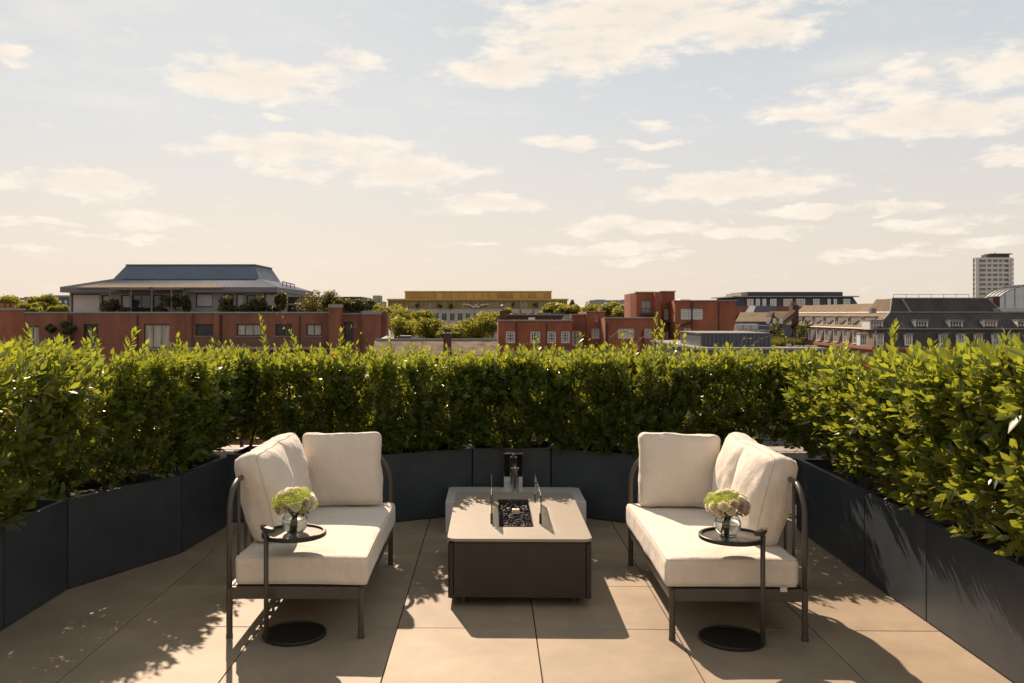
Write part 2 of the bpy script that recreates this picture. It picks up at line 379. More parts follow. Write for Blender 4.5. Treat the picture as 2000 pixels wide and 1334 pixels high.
def blades_mesh(name, pos, ax, nrm, size, tint, m, parent, org, V=LEAF_V, F=LEAF_F):
    n = len(pos); k = len(V)
    side_ = np.cross(ax, nrm); side_ /= np.linalg.norm(side_, axis=1, keepdims=True)+1e-9
    nn = np.cross(side_, ax)
    P = pos[:,None,:]-np.array(org)[None,None,:] + size[:,None,None]*(V[None,:,0:1]*side_[:,None,:]+V[None,:,1:2]*ax[:,None,:]+V[None,:,2:3]*nn[:,None,:])
    P = P.reshape(-1, 3)
    loops = np.concatenate([np.array(f) for f in F]); tot = np.array([len(f) for f in F])
    li = (loops[None,:]+(np.arange(n)*k)[:,None]).ravel(); lt = np.tile(tot, n); ls = np.concatenate([[0], np.cumsum(lt)[:-1]])
    me = bpy.data.meshes.new(name); me.vertices.add(len(P)); me.vertices.foreach_set('co', P.ravel().astype(np.float32))
    me.loops.add(len(li)); me.loops.foreach_set('vertex_index', li.astype(np.int32))
    me.polygons.add(len(lt)); me.polygons.foreach_set('loop_start', ls.astype(np.int32)); me.polygons.foreach_set('loop_total', lt.astype(np.int32))
    me.update(calc_edges=True)
    at_ = me.attributes.new('tint', 'FLOAT', 'POINT'); at_.data.foreach_set('value', np.repeat(tint, k).astype(np.float32))
    me.polygons.foreach_set('use_smooth', np.ones(len(lt), bool))
    me.materials.append(m)
    ob = bpy.data.objects.new(name, me); COL.objects.link(ob); ob.parent = parent
    return ob
def unit(v): return v/(np.linalg.norm(v, axis=-1, keepdims=True)+1e-9)

def shoot_leaves(base, axis, length, nl, lsize, rng):
    """leaves spiralled along one shoot; returns pos, axis, normal, size arrays"""
    t = (np.arange(nl)+.6)/nl; ph = rng.uniform(0, 6.28)+np.arange(nl)*2.4+rng.normal(0, .3, nl)
    a = axis/np.linalg.norm(axis); o = np.cross(a, (0.31, .77, .55)); o /= np.linalg.norm(o); w = np.cross(a, o)
    rad = np.cos(ph)[:,None]*o+np.sin(ph)[:,None]*w
    spread = (1.15-.75*t)[:,None]*rng.uniform(.75, 1.2, (nl,1))
    d = unit(a+rad*spread); nrm = unit(a[None,:]*1.0-rad*.7+rng.normal(0, .25, (nl,3)))
    pos = np.array(base)+a*(t*length)[:,None]+rad*.004
    sz = lsize*rng.uniform(.55, 1.25, nl)*(1-.35*t**3)
    return pos, d, nrm, sz

HEDGES = []
CAMP = np.array((0, 0, CAM_H))
def hedge(a, b, c, d, top, label, seed, nsh, lsize=.070, over=0.05, low=.60, tall=(), density=1.0, gaps=(), ext=(.005,.005), lean=.11):
    """a,b front edge, c,d rear edge of the planter that the shrubs grow from"""
    rng = np.random.default_rng(seed)
    a, b, c, d = [np.array((*p, 0.0)) for p in (a, b, c, d)]
    cen = (a+b+c+d)/4; h = thing('laurel_hedge', label, 'hedge', (cen[0], cen[1], .50), 'bay laurel hedges round the terrace')
    along = unit(b-a); out = unit((c+d)/2-(a+b)/2); wid = np.linalg.norm((c+d)/2-(a+b)/2); ln = np.linalg.norm(b-a)
    ntot = int(nsh*density*1.22)
    P, A, Nn, Sz, Tn, Vis = [], [], [], [], [], []
    def ztop(s):
        x, y = (a+(b-a)*s)[:2]
        return top[0]+(top[1]-top[0])*s + -.005+.055*noise.noise(Vector((x*2.2, y*2.2, 3.1+seed))) + .035*noise.noise(Vector((x*6, y*6, 1.7)))
    def addshoot(s, t, z, axis, L_, nl, ls, young):
        w0 = (a+(b-a)*s); w1 = (d+(c-d)*s); base = w0+(w1-w0)*t; base = np.array((base[0], base[1], z))
        p_, a_, n_, s_ = shoot_leaves(base, axis, L_, nl, ls, rng)
        P.append(p_); A.append(a_); Nn.append(n_); Sz.append(s_)
        Tn.append(np.clip(rng.normal(.28+.40*young, .10, nl)+rng.normal(0, .15), 0, 1)); Vis.append(np.full(nl, (1-t)+.8*young))
        return base
    for i in range(ntot):
        s = rng.uniform(-ext[0], 1+ext[1]); zt = ztop(s)
        r = rng.uniform(); L_ = rng.uniform(.07, .16); nl = int(rng.integers(6, 11))
        if r < .46:      # terrace face
            t = rng.uniform(-over/wid-.02, .20); z = low+(zt-low)*rng.uniform(0, .9); f = (z-low)/(zt-low)
            t += .05*noise.noise(Vector((s*ln*3.3, z*3.3, seed*1.7)))/wid + (.09*(1-min(1, f*3))) - lean*min(1, f*1.4)/wid
            ax = -out*rng.uniform(.25, .9)+np.array((0,0,rng.uniform(.35, 1.1)))+rng.normal(0, .32, 3)
        elif r < .70:    # crown: loose upright young growth
            t = rng.uniform(-(over+lean)/wid, 1.05); z = zt-rng.uniform(.10, .30); ax = np.array((0,0,1.0))+rng.normal(0, .24, 3)-out*(.30*(1-t))
            L_ = rng.uniform(.10, .23); nl = int(rng.integers(8, 14))
        elif r < .84:    # inside
            t = rng.uniform(.15, .9); z = low+.04+(zt-low-.32)*rng.uniform(); ax = rng.normal(0, 1, 3)+np.array((0,0,.4))
        else:            # street face
            t = rng.uniform(.82, 1.06); z = low+(zt-low-.25)*rng.uniform(); ax = out*rng.uniform(.3, 1)+np.array((0,0,rng.uniform(.2, 1)))+rng.normal(0, .3, 3)
        if r < .84 and rng.uniform() > .72+1.8*noise.noise(Vector((s*ln*5.2+seed*3.1, z*5.2, t*1.5))): continue
        if any(g0 < s < g1 and z < gz*rng.uniform(.85, 1.1) for g0, g1, gz in gaps): continue
        young = max(0, min(1, (z-(zt-.42))/.30))
        addshoot(s, t, z, ax, L_, nl, lsize*rng.uniform(.8, 1.12), young)
    # upright shoots that have outgrown the trim; each is a part of the hedge
    spots = list(tall)+[(rng.uniform(.02, .98), rng.uniform(.02, .75), rng.uniform(.03, .13)) for _ in range(int(ln*5))]
    org = np.array((cen[0], cen[1], .50))
    for s, t, hh in spots:
        zt = ztop(s); w0 = (a+(b-a)*s); w1 = (d+(c-d)*s); base = w0+(w1-w0)*t; base[2] = zt-.10
        axis = unit(np.array((rng.normal(0, .16), rng.normal(0, .16), 1.0))); nl = int(8+hh*62)
        p_, a_, n_, s_ = shoot_leaves(base, axis, hh+.08, nl, lsize*1.02, rng)
        sp = blades_mesh('leafy_shoot', p_, a_, n_, s_, np.clip(rng.normal(.72, .15, nl), 0, 1), M_leafA, h, org)
        st = MB(); st.tube([tuple(base-org), tuple(base+axis*(hh+.07)-org)], [.0035, .0015], 5); st.build('twig', M_twig, sp, off=Vector((0,0,0)))
    P = np.concatenate(P); A = np.concatenate(A); Nn = np.concatenate(Nn); Sz = np.concatenate(Sz); Tn = np.concatenate(Tn); Vis = np.concatenate(Vis)
    # the leaves that show largest become leaves of their own
    v = unit(CAMP-P); sc = Sz/np.linalg.norm(CAMP-P, axis=1)*(.35+np.abs((unit(Nn)*v).sum(1)))*(Vis > .83)
    order = np.argsort(-sc); big = order[:300]; rest = np.ones(len(P), bool); rest[big] = False
    blades_mesh('foliage', P[rest], A[rest], Nn[rest], Sz[rest], Tn[rest], M_leafA, h, org)['kind'] = 'stuff'
    sd_ = np.cross(A[big], Nn[big]); sd_ = unit(sd_); nn = np.cross(sd_, A[big])
    for k, q in enumerate(big):
        o = bpy.data.objects.new('leaf', leaf_me_dead if rng.uniform() < .02 else leaf_me); COL.objects.link(o); o.parent = h
        R = Matrix(((sd_[k][0], A[q][0], nn[k][0]), (sd_[k][1], A[q][1], nn[k][1]), (sd_[k][2], A[q][2], nn[k][2])))
        o.matrix_local = Matrix.Translation(Vector(P[q]-org)) @ R.to_4x4() @ Matrix.Diagonal((Sz[q], Sz[q], Sz[q], 1))
    # stems
    ns = max(2, int(ln/.26))
    for i in range(ns):
        s = (i+.5)/ns+rng.uniform(-.06, .06); t = rng.uniform(.35, .6)
        w0 = (a+(b-a)*s); w1 = (d+(c-d)*s); base = w0+(w1-w0)*t; base[2] = .485
        pts = [base]; cur = base.copy()
        for k in range(6):
            cur = cur+np.array((rng.normal(0, .03), rng.normal(0, .03), .13)); pts.append(cur)
        m = MB(); m.tube([tuple(p) for p in pts], [.016,.014,.012,.010,.009,.007,.004], 7)
        for k in (1, 2, 3, 4):
            q = pts[k]; e1 = q+np.array((rng.normal(0, .06), rng.normal(0, .06), .10)); e2 = e1+np.array((rng.normal(0, .07), rng.normal(0, .07), .13))
            m.tube([tuple(q), tuple(e1), tuple(e2)], [.007,.005,.003], 6)
        m.build('stem', M_bark, h, smooth=True)
    return h

def tendril(h, s_pts):
    m = MB(); pts = [Vector(p) for p in s_pts]; fine = []
    for i in range(len(pts)-1):
        p0, p1, p2, p3 = pts[max(i-1,0)], pts[i], pts[i+1], pts[min(i+2, len(pts)-1)]
        for k in range(6):
            t = k/6; fine.append(.5*((2*p1)+(p2-p0)*t+(2*p0-5*p1+4*p2-p3)*t*t+(3*p1-p0-3*p2+p3)*t**3))
    fine.append(pts[-1]); m.tube(fine, .0036, 5)
    ob = m.build('tendril', M_twig, h, smooth=True)
    rng = np.random.default_rng(len(fine)); sel = fine[4::4]
    if len(sel):
        p_ = np.array([tuple(p) for p in sel]); n = len(sel)
        blades_mesh('leaf', p_, unit(rng.normal(0, 1, (n,3))+np.array((0,0,.6))), unit(rng.normal(0,1,(n,3))), rng.uniform(.022, .042, n), rng.uniform(.5, 1, n), M_leafA, ob, origin(h))

def build_green():
    D = .50
    lo = offset_chain(LEFT, D, 1); bo = offset_chain(BACK, D, 1); ro = offset_chain(RIGHT, D, 1)
    pl = ['with front panel cut off by the left picture edge', 'with the narrow panel second from the left picture edge', 'with the long slanted panel on the left side', 'with the narrow panel ending behind the left sofa arm']
    pb = ['behind the left sofa, in the far left corner', 'angled between left sofa and fire table', 'straight behind the fire table and mirrored box', 'angled between fire table and right sofa', 'behind the right sofa, in the far right corner']
    pr = ['behind the back of the right sofa, fully in shade', 'half lit, between two seams right of the right sofa', 'sunlit, cut off by the right picture edge']
    hl = ['nearest on the left, overhanging at the left picture edge', 'in the narrow left planter, second from the left edge', 'in the long slanted planter on the left', 'at the far end of the left row, beside the corner gap']
    hb = ['behind the left sofa', 'behind the gap between left sofa and fire table', 'straight behind the fire table', 'behind the gap between fire table and right sofa', 'behind the right sofa']
    hr = ['at the far end of the right row', 'in the half lit planter on the right', 'nearest on the right, cut off by the picture edge']
    hs = {}
    def chain(inner, outer, pls, hls, spec, tagc):
        for i in range(len(inner)-1):
            a, b, c, d = inner[i], inner[i+1], outer[i+1], outer[i]
            planter(a, b, c, d, 'dark blue grey metal planter box '+pls[i])
            hs[tagc+str(i)] = hedge(a, b, c, d, label='clipped bay laurel hedge '+hls[i], seed=20+len(hs), **spec[i])
    chain(LEFT, lo, pl, hl, [
        dict(top=(1.55,1.50), density=.75, lean=.20, nsh=1700, lsize=.078, over=.10, low=.58, tall=[(.86,.2,.20),(.95,.5,.16)]),
        dict(top=(1.50,1.45), density=.8, lean=.18, nsh=1050, lsize=.074, over=.05, low=.60, tall=[(.25,.4,.30),(.35,.5,.20),(.7,.3,.2)]),
        dict(top=(1.45,1.40), nsh=1400, lsize=.069, over=.02, low=.61, tall=[(.35,.4,.22),(.6,.3,.2)]),
        dict(top=(1.40,1.36), nsh=1600, lsize=.069, over=.0, low=.60, tall=[(.3,.3,.2)], ext=(.005,.42), gaps=[(.9,1.6,.68)])], 'L')
    chain(BACK, bo, pb, hb, [
        dict(top=(1.36,1.35), nsh=2600, lsize=.065, low=.62, tall=[(.25,.4,.36),(.5,.3,.26),(.75,.3,.24)], gaps=[(-.4,.30,.72)], ext=(.30,.005)),
        dict(top=(1.35,1.33), nsh=1700, lsize=.065, low=.55, tall=[(.2,.3,.2)]),
        dict(top=(1.33,1.35), nsh=1450, lsize=.065, low=.55, tall=[(.3,.3,.14),(.8,.4,.18)]),
        dict(top=(1.35,1.36), nsh=1700, lsize=.065, low=.55, tall=[(.2,.3,.24),(.8,.3,.2)]),
        dict(top=(1.36,1.34), nsh=2600, lsize=.065, low=.60, tall=[(.07,.3,.36),(.12,.5,.30),(.2,.4,.28),(.3,.4,.2)], gaps=[(.70,1.4,.72)], ext=(.005,.30))], 'B')
    chain(RIGHT, ro, pr, hr, [
        dict(top=(1.34,1.38), nsh=2100, lsize=.068, over=.0, low=.62, tall=[(.35,.3,.16)], gaps=[(-.3,.10,.66)], ext=(.25,.005)),
        dict(top=(1.38,1.45), nsh=1250, lsize=.076, over=.045, low=.60, lean=.12, tall=[(.15,.2,.30),(.6,.3,.16)]),
        dict(top=(1.45,1.58), nsh=2100, lsize=.081, over=.055, low=.60, lean=.14, tall=[(.25,.4,.16)])], 'R')
    tendril(hs['B3'], [at(1188,690,7.5), at(1190,665,7.48), at(1205,650,7.5), at(1222,648,7.5), at(1240,655,7.52)])
    tendril(hs['B3'], [at(1230,690,7.6), at(1245,668,7.6), at(1268,653,7.6), at(1290,660,7.6), at(1292,676,7.6)])
    tendril(hs['B4'], [at(1440,690,7.5), at(1450,666,7.5), at(1462,661,7.5)])
    tendril(hs['B4'], [at(1452,688,7.4), at(1478,668,7.4), at(1508,655,7.4), at(1530,656,7.4), at(1534,668,7.4)])
    tendril(hs['B3'], [at(1178,690,7.6), at(1160,665,7.6), at(1140,656,7.6), at(1120,659,7.6)])
    tendril(hs['B0'], [at(545,690,7.3), at(560,650,7.3), at(540,618,7.32), at(528,600,7.3)])
    tendril(hs['B0'], [at(590,690,7.5), at(572,650,7.5), at(556,632,7.5), at(550,619,7.5)])
    tendril(hs['B1'], [at(722,690,7.4), at(712,655,7.4), at(694,640,7.4), at(682,642,7.4)])
    tendril(hs['B2'], [at(1022,690,7.6), at(1016,676,7.6), at(1028,673,7.6), at(1036,676,7.6)])
    tendril(hs['L1'], [(-2.45,4.95,1.20), (-2.38,5.0,1.26), (-2.30,5.0,1.25), (-2.24,5.0,1.20), (-2.26,5.0,1.14)])
build_green()

# ------------------------------------------------------------------ parapet and railing behind the planters
def parapet():
    Mp = mat('pale_stone_coping', (0.24,0.20,0.165), .75, var=.12, vscale=4)
    Mw = mat('parapet_render', (0.26,0.19,0.15), .85, var=.1, vscale=3)
    t = thing('parapet_wall', 'low pale stone parapet behind the planters', 'parapet', (0, 8.5, 0))
    m = MB(); m.box(TX0, TX1, 8.42, 8.74, -.014, .32); m.box(TX0, TX0+.2, 3.0, 8.419, -.014, .32); m.box(TX1-.2, TX1, 3.0, 8.419, -.014, .32); m.build('wall', Mw, t)
    m = MB(); m.box(TX0-.05, TX1+.05, 8.38, 8.78, .3202, .38); m.box(TX0-.05, TX0+.24, 3.0, 8.3795, .3202, .38); m.box(TX1-.24, TX1+.05, 3.0, 8.3795, .3202, .38); m.build('coping', Mp, t, bevel=.006)
    r = thing('metal_railing', 'black metal railing with thin bars on the pale parapet', 'railing', (0, 8.6, .38))
    m = MB(); m.tube([(TX0+.1, 8.58, .97), (TX1-.1, 8.58, .97)], .018, 8); m.build('top_rail', M_black, r)
    m = MB(); m.tube([(TX0+.1, 8.58, .47), (TX1-.1, 8.58, .47)], .011, 8); m.build('bottom_rail', M_black, r)
    m = MB(); m.box(-.014, .014, -.014, .014, 0, .60); proto = m.build('post', M_black, r, off=Vector((0,0,0)))
    xs = [TX0+.1+i*1.18 for i in range(7)]
    for i, x in enumerate(xs):
        o = proto if i == 0 else proto.copy()
        if i: COL.objects.link(o)
        o.parent = r; o.location = (x, -.02, 0)
    m = MB(); m.tube([(0,0,.09), (0,0,.585)], .006, 6); pb = m.build('bar', M_black, r, off=Vector((0,0,0))); n = 0
    for i in range(60):
        x = TX0+.1+.1181*i+.06
        if x > TX1-.12 or min(abs(x-q) for q in xs) < .03: continue
        o = pb if n == 0 else pb.copy()
        if n: COL.objects.link(o)
        n += 1; o.parent = r; o.location = (x, -.02, 0)
parapet()
def penthouse():  # unseen wall added behind the camera to reflect light onto the terrace
    Ms = mat('bounce_wall_stone', (0.55,0.49,0.41), .8, var=.08, vscale=2)
    t = thing('penthouse_wall', 'pale stone wall with tall glass doors behind the viewpoint', 'building', (0, -3.4, 0))
    F = (Vector((0,-3.21,0)), X3, Y3); hs = [(TX0+.7+i*2.15, TX0+2.2+i*2.15, .03, 2.5) for i in range(3)]
    mb = MB()
    xs = [TX0]+[v for h in hs for v in h[:2]]+[TX1]
    for i in range(0, len(xs), 2): mb.lbox(F, xs[i], xs[i+1], 0, 2.5, -.3, 0)
    mb.lbox(F, TX0, TX1, 2.5, 3.6, -.3, 0); mb.build('wall', Ms, t)
    for h in hs:
        m = MB()
        for a in (h[0], (h[0]+h[1])/2-.03, h[1]-.06): m.lbox(F, a, a+.06, h[2], h[3], -.16, -.10)
        d = m.build('glass_door', M_black, t); m = MB(); m.lbox(F, h[0], h[1], h[2], h[3], -.14, -.13); m.build('pane', mat('door_glass', (.04,.045,.05), .05, spec=.6), d)
penthouse()

# ================================================================== FURNITURE
def cushion(name, parent, size, Mx, r, bulge, seed, crown=(0,0,1), seam=True, wr=.006, n=22, sag=0.0):
    """soft box cushion; size = full (x,y,z) extents, z is the crowned axis; Mx places it in the world"""
    hx, hy, hz = [s/2 for s in size]; V, F = [], []; rng = random.Random(seed); sv = Vector((rng.uniform(0,50), rng.uniform(0,50), rng.uniform(0,50)))
    def grid(k, ext):
        m = max(4, int(n*ext/max(hx, hy)*1.0)) if k else 4
        a = [-ext, -ext+r*.35, -ext+r*.75]+[(-ext+r*1.1)+(2*ext-2.2*r)*i/m for i in range(m+1)]+[ext-r*.75, ext-r*.35, ext]
        return a
    def shape(q):
        c = Vector((max(-hx+r, min(hx-r, q.x)), max(-hy+r, min(hy-r, q.y)), max(-hz+r, min(hz-r, q.z))))
        d = q-c; p = c+d.normalized()*r if d.length > 1e-9 else q
        u, v = p.x/hx, p.y/hy; w = p.z/hz
        f = (1-min(1,abs(u))**2.6)*(1-min(1,abs(v))**2.6)
        p.z += w*bulge*f - sag*f
        p.x *= 1-.025*(1-v*v)*(1-abs(w)*.3); p.y *= 1-.025*(1-u*u)*(1-abs(w)*.3)
        s1 = noise.noise(p*7+sv)*wr+noise.noise(p*17+sv)*wr*.45
        e = max(abs(u), abs(v))**5
        s2 = noise.noise(Vector((p.x*26, p.y*26, p.z*5))+sv)*wr*.55*e
        return p+(p.normalized())*(s1+s2)
    gx, gy, gz = grid(1, hx), grid(1, hy), grid(0, hz); uv = []
    bm = bmesh.new(); cache = {}
    lay = bm.loops.layers.uv.new('UVMap')
    def vert(q):
        k = (round(q[0],5), round(q[1],5), round(q[2],5))
        if k not in cache: cache[k] = bm.verts.new(Mx @ shape(Vector(q)))
        return cache[k]
    def face(qs, uvs):
        f = bm.faces.new([vert(q) for q in qs]); f.smooth = True
        for l, c in zip(f.loops, uvs): l[lay].uv = c
    for s in (-1, 1):
        for i in range(len(gx)-1):
            for j in range(len(gy)-1):
                q = [(gx[i],gy[j],s*hz),(gx[i+1],gy[j],s*hz),(gx[i+1],gy[j+1],s*hz),(gx[i],gy[j+1],s*hz)]; face(q, [(a[0],a[1]) for a in q])
        for i in range(len(gx)-1):
            for j in range(len(gz)-1):
                q = [(gx[i],s*hy,gz[j]),(gx[i+1],s*hy,gz[j]),(gx[i+1],s*hy,gz[j+1]),(gx[i],s*hy,gz[j+1])]; face(q, [(a[0],a[2]) for a in q])
        for i in range(len(gy)-1):
            for j in range(len(gz)-1):
                q = [(s*hx,gy[i],gz[j]),(s*hx,gy[i+1],gz[j]),(s*hx,gy[i+1],gz[j+1]),(s*hx,gy[i],gz[j+1])]; face(q, [(a[1],a[2]) for a in q])
    bmesh.ops.recalc_face_normals(bm, faces=bm.faces)
    o3 = origin(parent)
    for v in bm.verts: v.co -= o3
    me = bpy.data.meshes.new(name); bm.to_mesh(me); bm.free(); me.materials.append(M_fabric)
    ob = bpy.data.objects.new(name, me); COL.objects.link(ob); ob.parent = parent
    sb = ob.modifiers.new('sub', 'SUBSURF'); sb.levels = 1; sb.render_levels = 1
    if seam:
        for s in (-1, 1):
            pts = []; rr = r*.55
            path = []; m = 14
            for k in range(m): path.append((-hx+r+(2*hx-2*r)*k/m, -hy+0))
            for k in range(4): path.append((hx-r+r*math.sin(k/4*1.57), -hy+r-r*math.cos(k/4*1.57)))
            for k in range(m): path.append((hx, -hy+r+(2*hy*1.0-2*r)*k/m))
            for k in range(4): path.append((hx-r+r*math.cos(k/4*1.57), hy-r+r*math.sin(k/4*1.57)))
            for k in range(m): path.append((hx-r-(2*hx-2*r)*k/m, hy))
            for k in range(4): path.append((-hx+r-r*math.sin(k/4*1.57), hy-r+r*math.cos(k/4*1.57)))
            for k in range(m): path.append((-hx, hy-r-(2*hy-2*r)*k/m))
            for k in range(4): path.append((-hx+r-r*math.cos(k/4*1.57), -hy+r-r*math.sin(k/4*1.57)))
            for x, y in path: pts.append(Mx @ shape(Vector((x*(1-.0), y, s*(hz-.0)))))
            mb = MB(); mb.tube(pts, .0032, 6, closed=True); mb.build('piping', M_seam, ob, smooth=True, off=o3)
    return ob

def arc(c, r, a0, a1, e1, e2, n=8):
    return [Vector(c)+Vector(e1)*r*math.cos(a0+(a1-a0)*k/n)+Vector(e2)*r*math.sin(a0+(a1-a0)*k/n) for k in range(n+1)]

def sofa(xb, xf, y0, y1, label, seed):
    """xb: x of the back legs, xf: x of the seat-front legs; y0 near end, y1 far end"""
    sg = 1 if xf > xb else -1
    t = thing('outdoor_sofa', label, 'sofa', ((xb+xf)/2, (y0+y1)/2, 0), 'pair of outdoor sofas facing the fire table')
    R = .0165; zr = .80
    for x in (xb, xf):
        for y in (y0, y1):
            m = MB(); m.tube([(x,y,.006),(x,y,.262)], R, 14); m.lathe([(R*1.12,0),(R*1.12,.018),(R*.9,.02)], (x,y,0.0), 14); m.build('leg', M_frame, t, smooth=False, bevel=.002)
    e = .012
    m = MB(); x0, x1 = min(xb,xf), max(xb,xf)
    m.box(x0+R*.6, x1-R*.6, y0-e, y0+e, .205, .268); m.box(x0+R*.6, x1-R*.6, y1-e, y1+e, .205, .268)
    m.box(x0-e, x0+e, y0+R*.6, y1-R*.6, .2052, .2678); m.box(x1-e, x1+e, y0+R*.6, y1-R*.6, .2052, .2678)
    m.build('seat_frame', M_frame, t, bevel=.004)
    m = MB()
    for k in range(9):
        y = y0+.08+(y1-y0-.16)*k/8; m.box(x0+e, x1-e, y-.03, y+.03, .245, .262)
    m.build('seat_slats', M_frame, t)
    # one bent tube: near back post, back rail, far corner, far arm, down to the far front leg
    rc = .16; ra = .24; rk = .12; xo = xb-sg*.0; pts = [(xo, y0, .25), (xo, y0, .45), (xo, y0, zr-rc)]
    pts += arc((xo, y0+rc, zr-rc), rc, math.pi, math.pi/2, (0,1,0), (0,0,1))[1:]
    pts += [Vector((xo, y0+.5, zr)), Vector((xo, y1-rk-.3, zr)), Vector((xo, y1-rk, zr))]
    pts += arc((xo+sg*rk, y1-rk, zr), rk, math.pi, math.pi/2, (sg,0,0), (0,1,0))[1:]
    pts += [Vector((xf-sg*ra, y1, zr))]
    pts += arc((xf-sg*ra, y1, zr-ra), ra, math.pi/2, 0, (sg,0,0), (0,0,1))[1:]
    pts += [Vector((xf, y1, .45)), Vector((xf, y1, .25))]
    m = MB(); m.tube(pts, .0145, 14); m.build('back_rail', M_frame, t, smooth=True)
    m = MB(); m.tube([(0,0,.262),(0,0,zr-.004)], .0085, 10); proto = m.build('spindle', M_frame, t, smooth=True, off=Vector((0,0,0)))
    sp = [(xb, y0+.17+k*.135) for k in range(9) if y0+.17+k*.135 < y1-.10]+[(xb+sg*(.16+.10*k), y1) for k in range(3)]
    for i, (x, y) in enumerate(sp):
        o = proto if i == 0 else proto.copy()
        if i: COL.objects.link(o)
        o.parent = t; o.location = (x-t.location.x, y-t.location.y, 0)
    # seat cushion
    cx_, cy_ = (xb+xf)/2+sg*.030, (y0+y1)/2+.004
    seat = cushion('seat_cushion', t, (abs(xf-xb)+.012, y1-y0+.015, .156), Matrix.Translation((cx_, cy_, .348)), .034, .012, seed, wr=.0035, n=26, seam=True)
    if sg < 0:
        tg = MB(); xx = xb+sg*.10; tg.box(min(xx, xx+sg*.035), max(xx, xx+sg*.035), y0-.024, y0-.021, .262, .285); tg.build('care_tag', M_white, seat)
    # back cushions lean on the back rail; local z = thickness, local y = height
    def place(pos, face, lean, spin):
        # face: world direction of local +z ; up: world Z tilted back by lean
        fz = Vector(face).normalized(); up = (Z3-fz*math.tan(lean)).normalized(); fx = up.cross(fz).normalized(); fz2 = fx.cross(up)
        Rm = Matrix((fx, up, fz2)).transposed().to_4x4()
        return Matrix.Translation(pos) @ Rm @ Matrix.Rotation(spin, 4, 'Z')
    hgt = .515; z0 = .426
    f = Vector((sg, 0, 0))
    for k, (yc, ln_, sp_) in enumerate([(y0+.47, .15, .02*sg), (y0+.895, .13, -.015)]):
        face = Vector((sg, -.05+.04*k, 0)); L_ = math.radians(14-2*k)
        base = Vector((xb+sg*(.084-.004*k), yc, z0+hgt/2*math.cos(L_)))
        cushion('back_cushion', t, (.50, hgt, .150), place(base, face, L_, sp_), .056, .062, seed+3+k, wr=.016, n=16)
    L_ = math.radians(9)
    base = Vector((xb+sg*.385, y1-.11, z0+.245*math.cos(L_)+.0))
    cushion('back_cushion', t, (.535, .49, .145), place(base, Vector((sg*.06, -1, 0)), L_, .015*sg), .048, .048, seed+9, wr=.012, n=16)
    return t
sofa(-1.379, -0.684, 4.565, 5.915, 'cream cushioned outdoor sofa with bronze tube frame left of the fire table', 5)
sofa(1.635, 0.946, 4.565, 5.915, 'cream cushioned outdoor sofa with bronze tube frame right of the fire table', 31)

def side_table(c, post, label):
    r = .166; t = thing('side_table', label, 'side table', (c[0], c[1], 0), 'round C-shaped side tables')
    m = MB(); m.lathe([(0.0,0),(r,0),(r+.002,.004),(r+.002,.014),(r-.001,.018),(r-.014,.018),(r-.016,.0135),(0,.0135)], (c[0],c[1],0.001), 56); m.build('base', M_black, t, smooth=False, bevel=.001)
    zt = .536
    m = MB(); m.lathe([(0,0),(r-.001,0),(r-.001,.006),(0,.006)], (c[0],c[1],zt), 56); tr = m.build('tray', M_tray, t)
    m = MB(); m.lathe([(r-.001,-.006),(r+.003,-.004),(r+.003,.014),(r-.001,.017),(r-.014,.017),(r-.016,.0065),(r-.016,.0062),(r-.001,-.006)], (c[0],c[1],zt), 56); m.build('rim', M_black, tr, smooth=False)
    a = math.atan2(post[1]-c[1], post[0]-c[0]); px, py = c[0]+math.cos(a)*(r-.002), c[1]+math.sin(a)*(r-.002)
    m = MB(); m.tube([(px,py,.012),(px,py,.585)], .0125, 4 if False else 12); m.build('post', M_frame, t, smooth=True)
    m = MB(); hh = []
    for k in range(9):
        q = a-.36+.72*k/8; hh.append((q))
    for lo_, hi_ in ((.578,.600),):
        inner = [(c[0]+math.cos(q)*(r-.018), c[1]+math.sin(q)*(r-.018)) for q in hh]; outer = [(c[0]+math.cos(q)*(r+.010), c[1]+math.sin(q)*(r+.010)) for q in hh]
        for k in range(8): m.prism([inner[k], outer[k], outer[k+1], inner[k+1]], lo_, hi_)
    m.build('handle', M_frame, t)
    return zt+.006
ZT = side_table((-1.044, 4.600), (-1.165, 4.49), 'round bronze side table pulled over the left sofa seat')
side_table((1.258, 4.575), (1.385, 4.48), 'round bronze side table pulled over the right sofa seat')

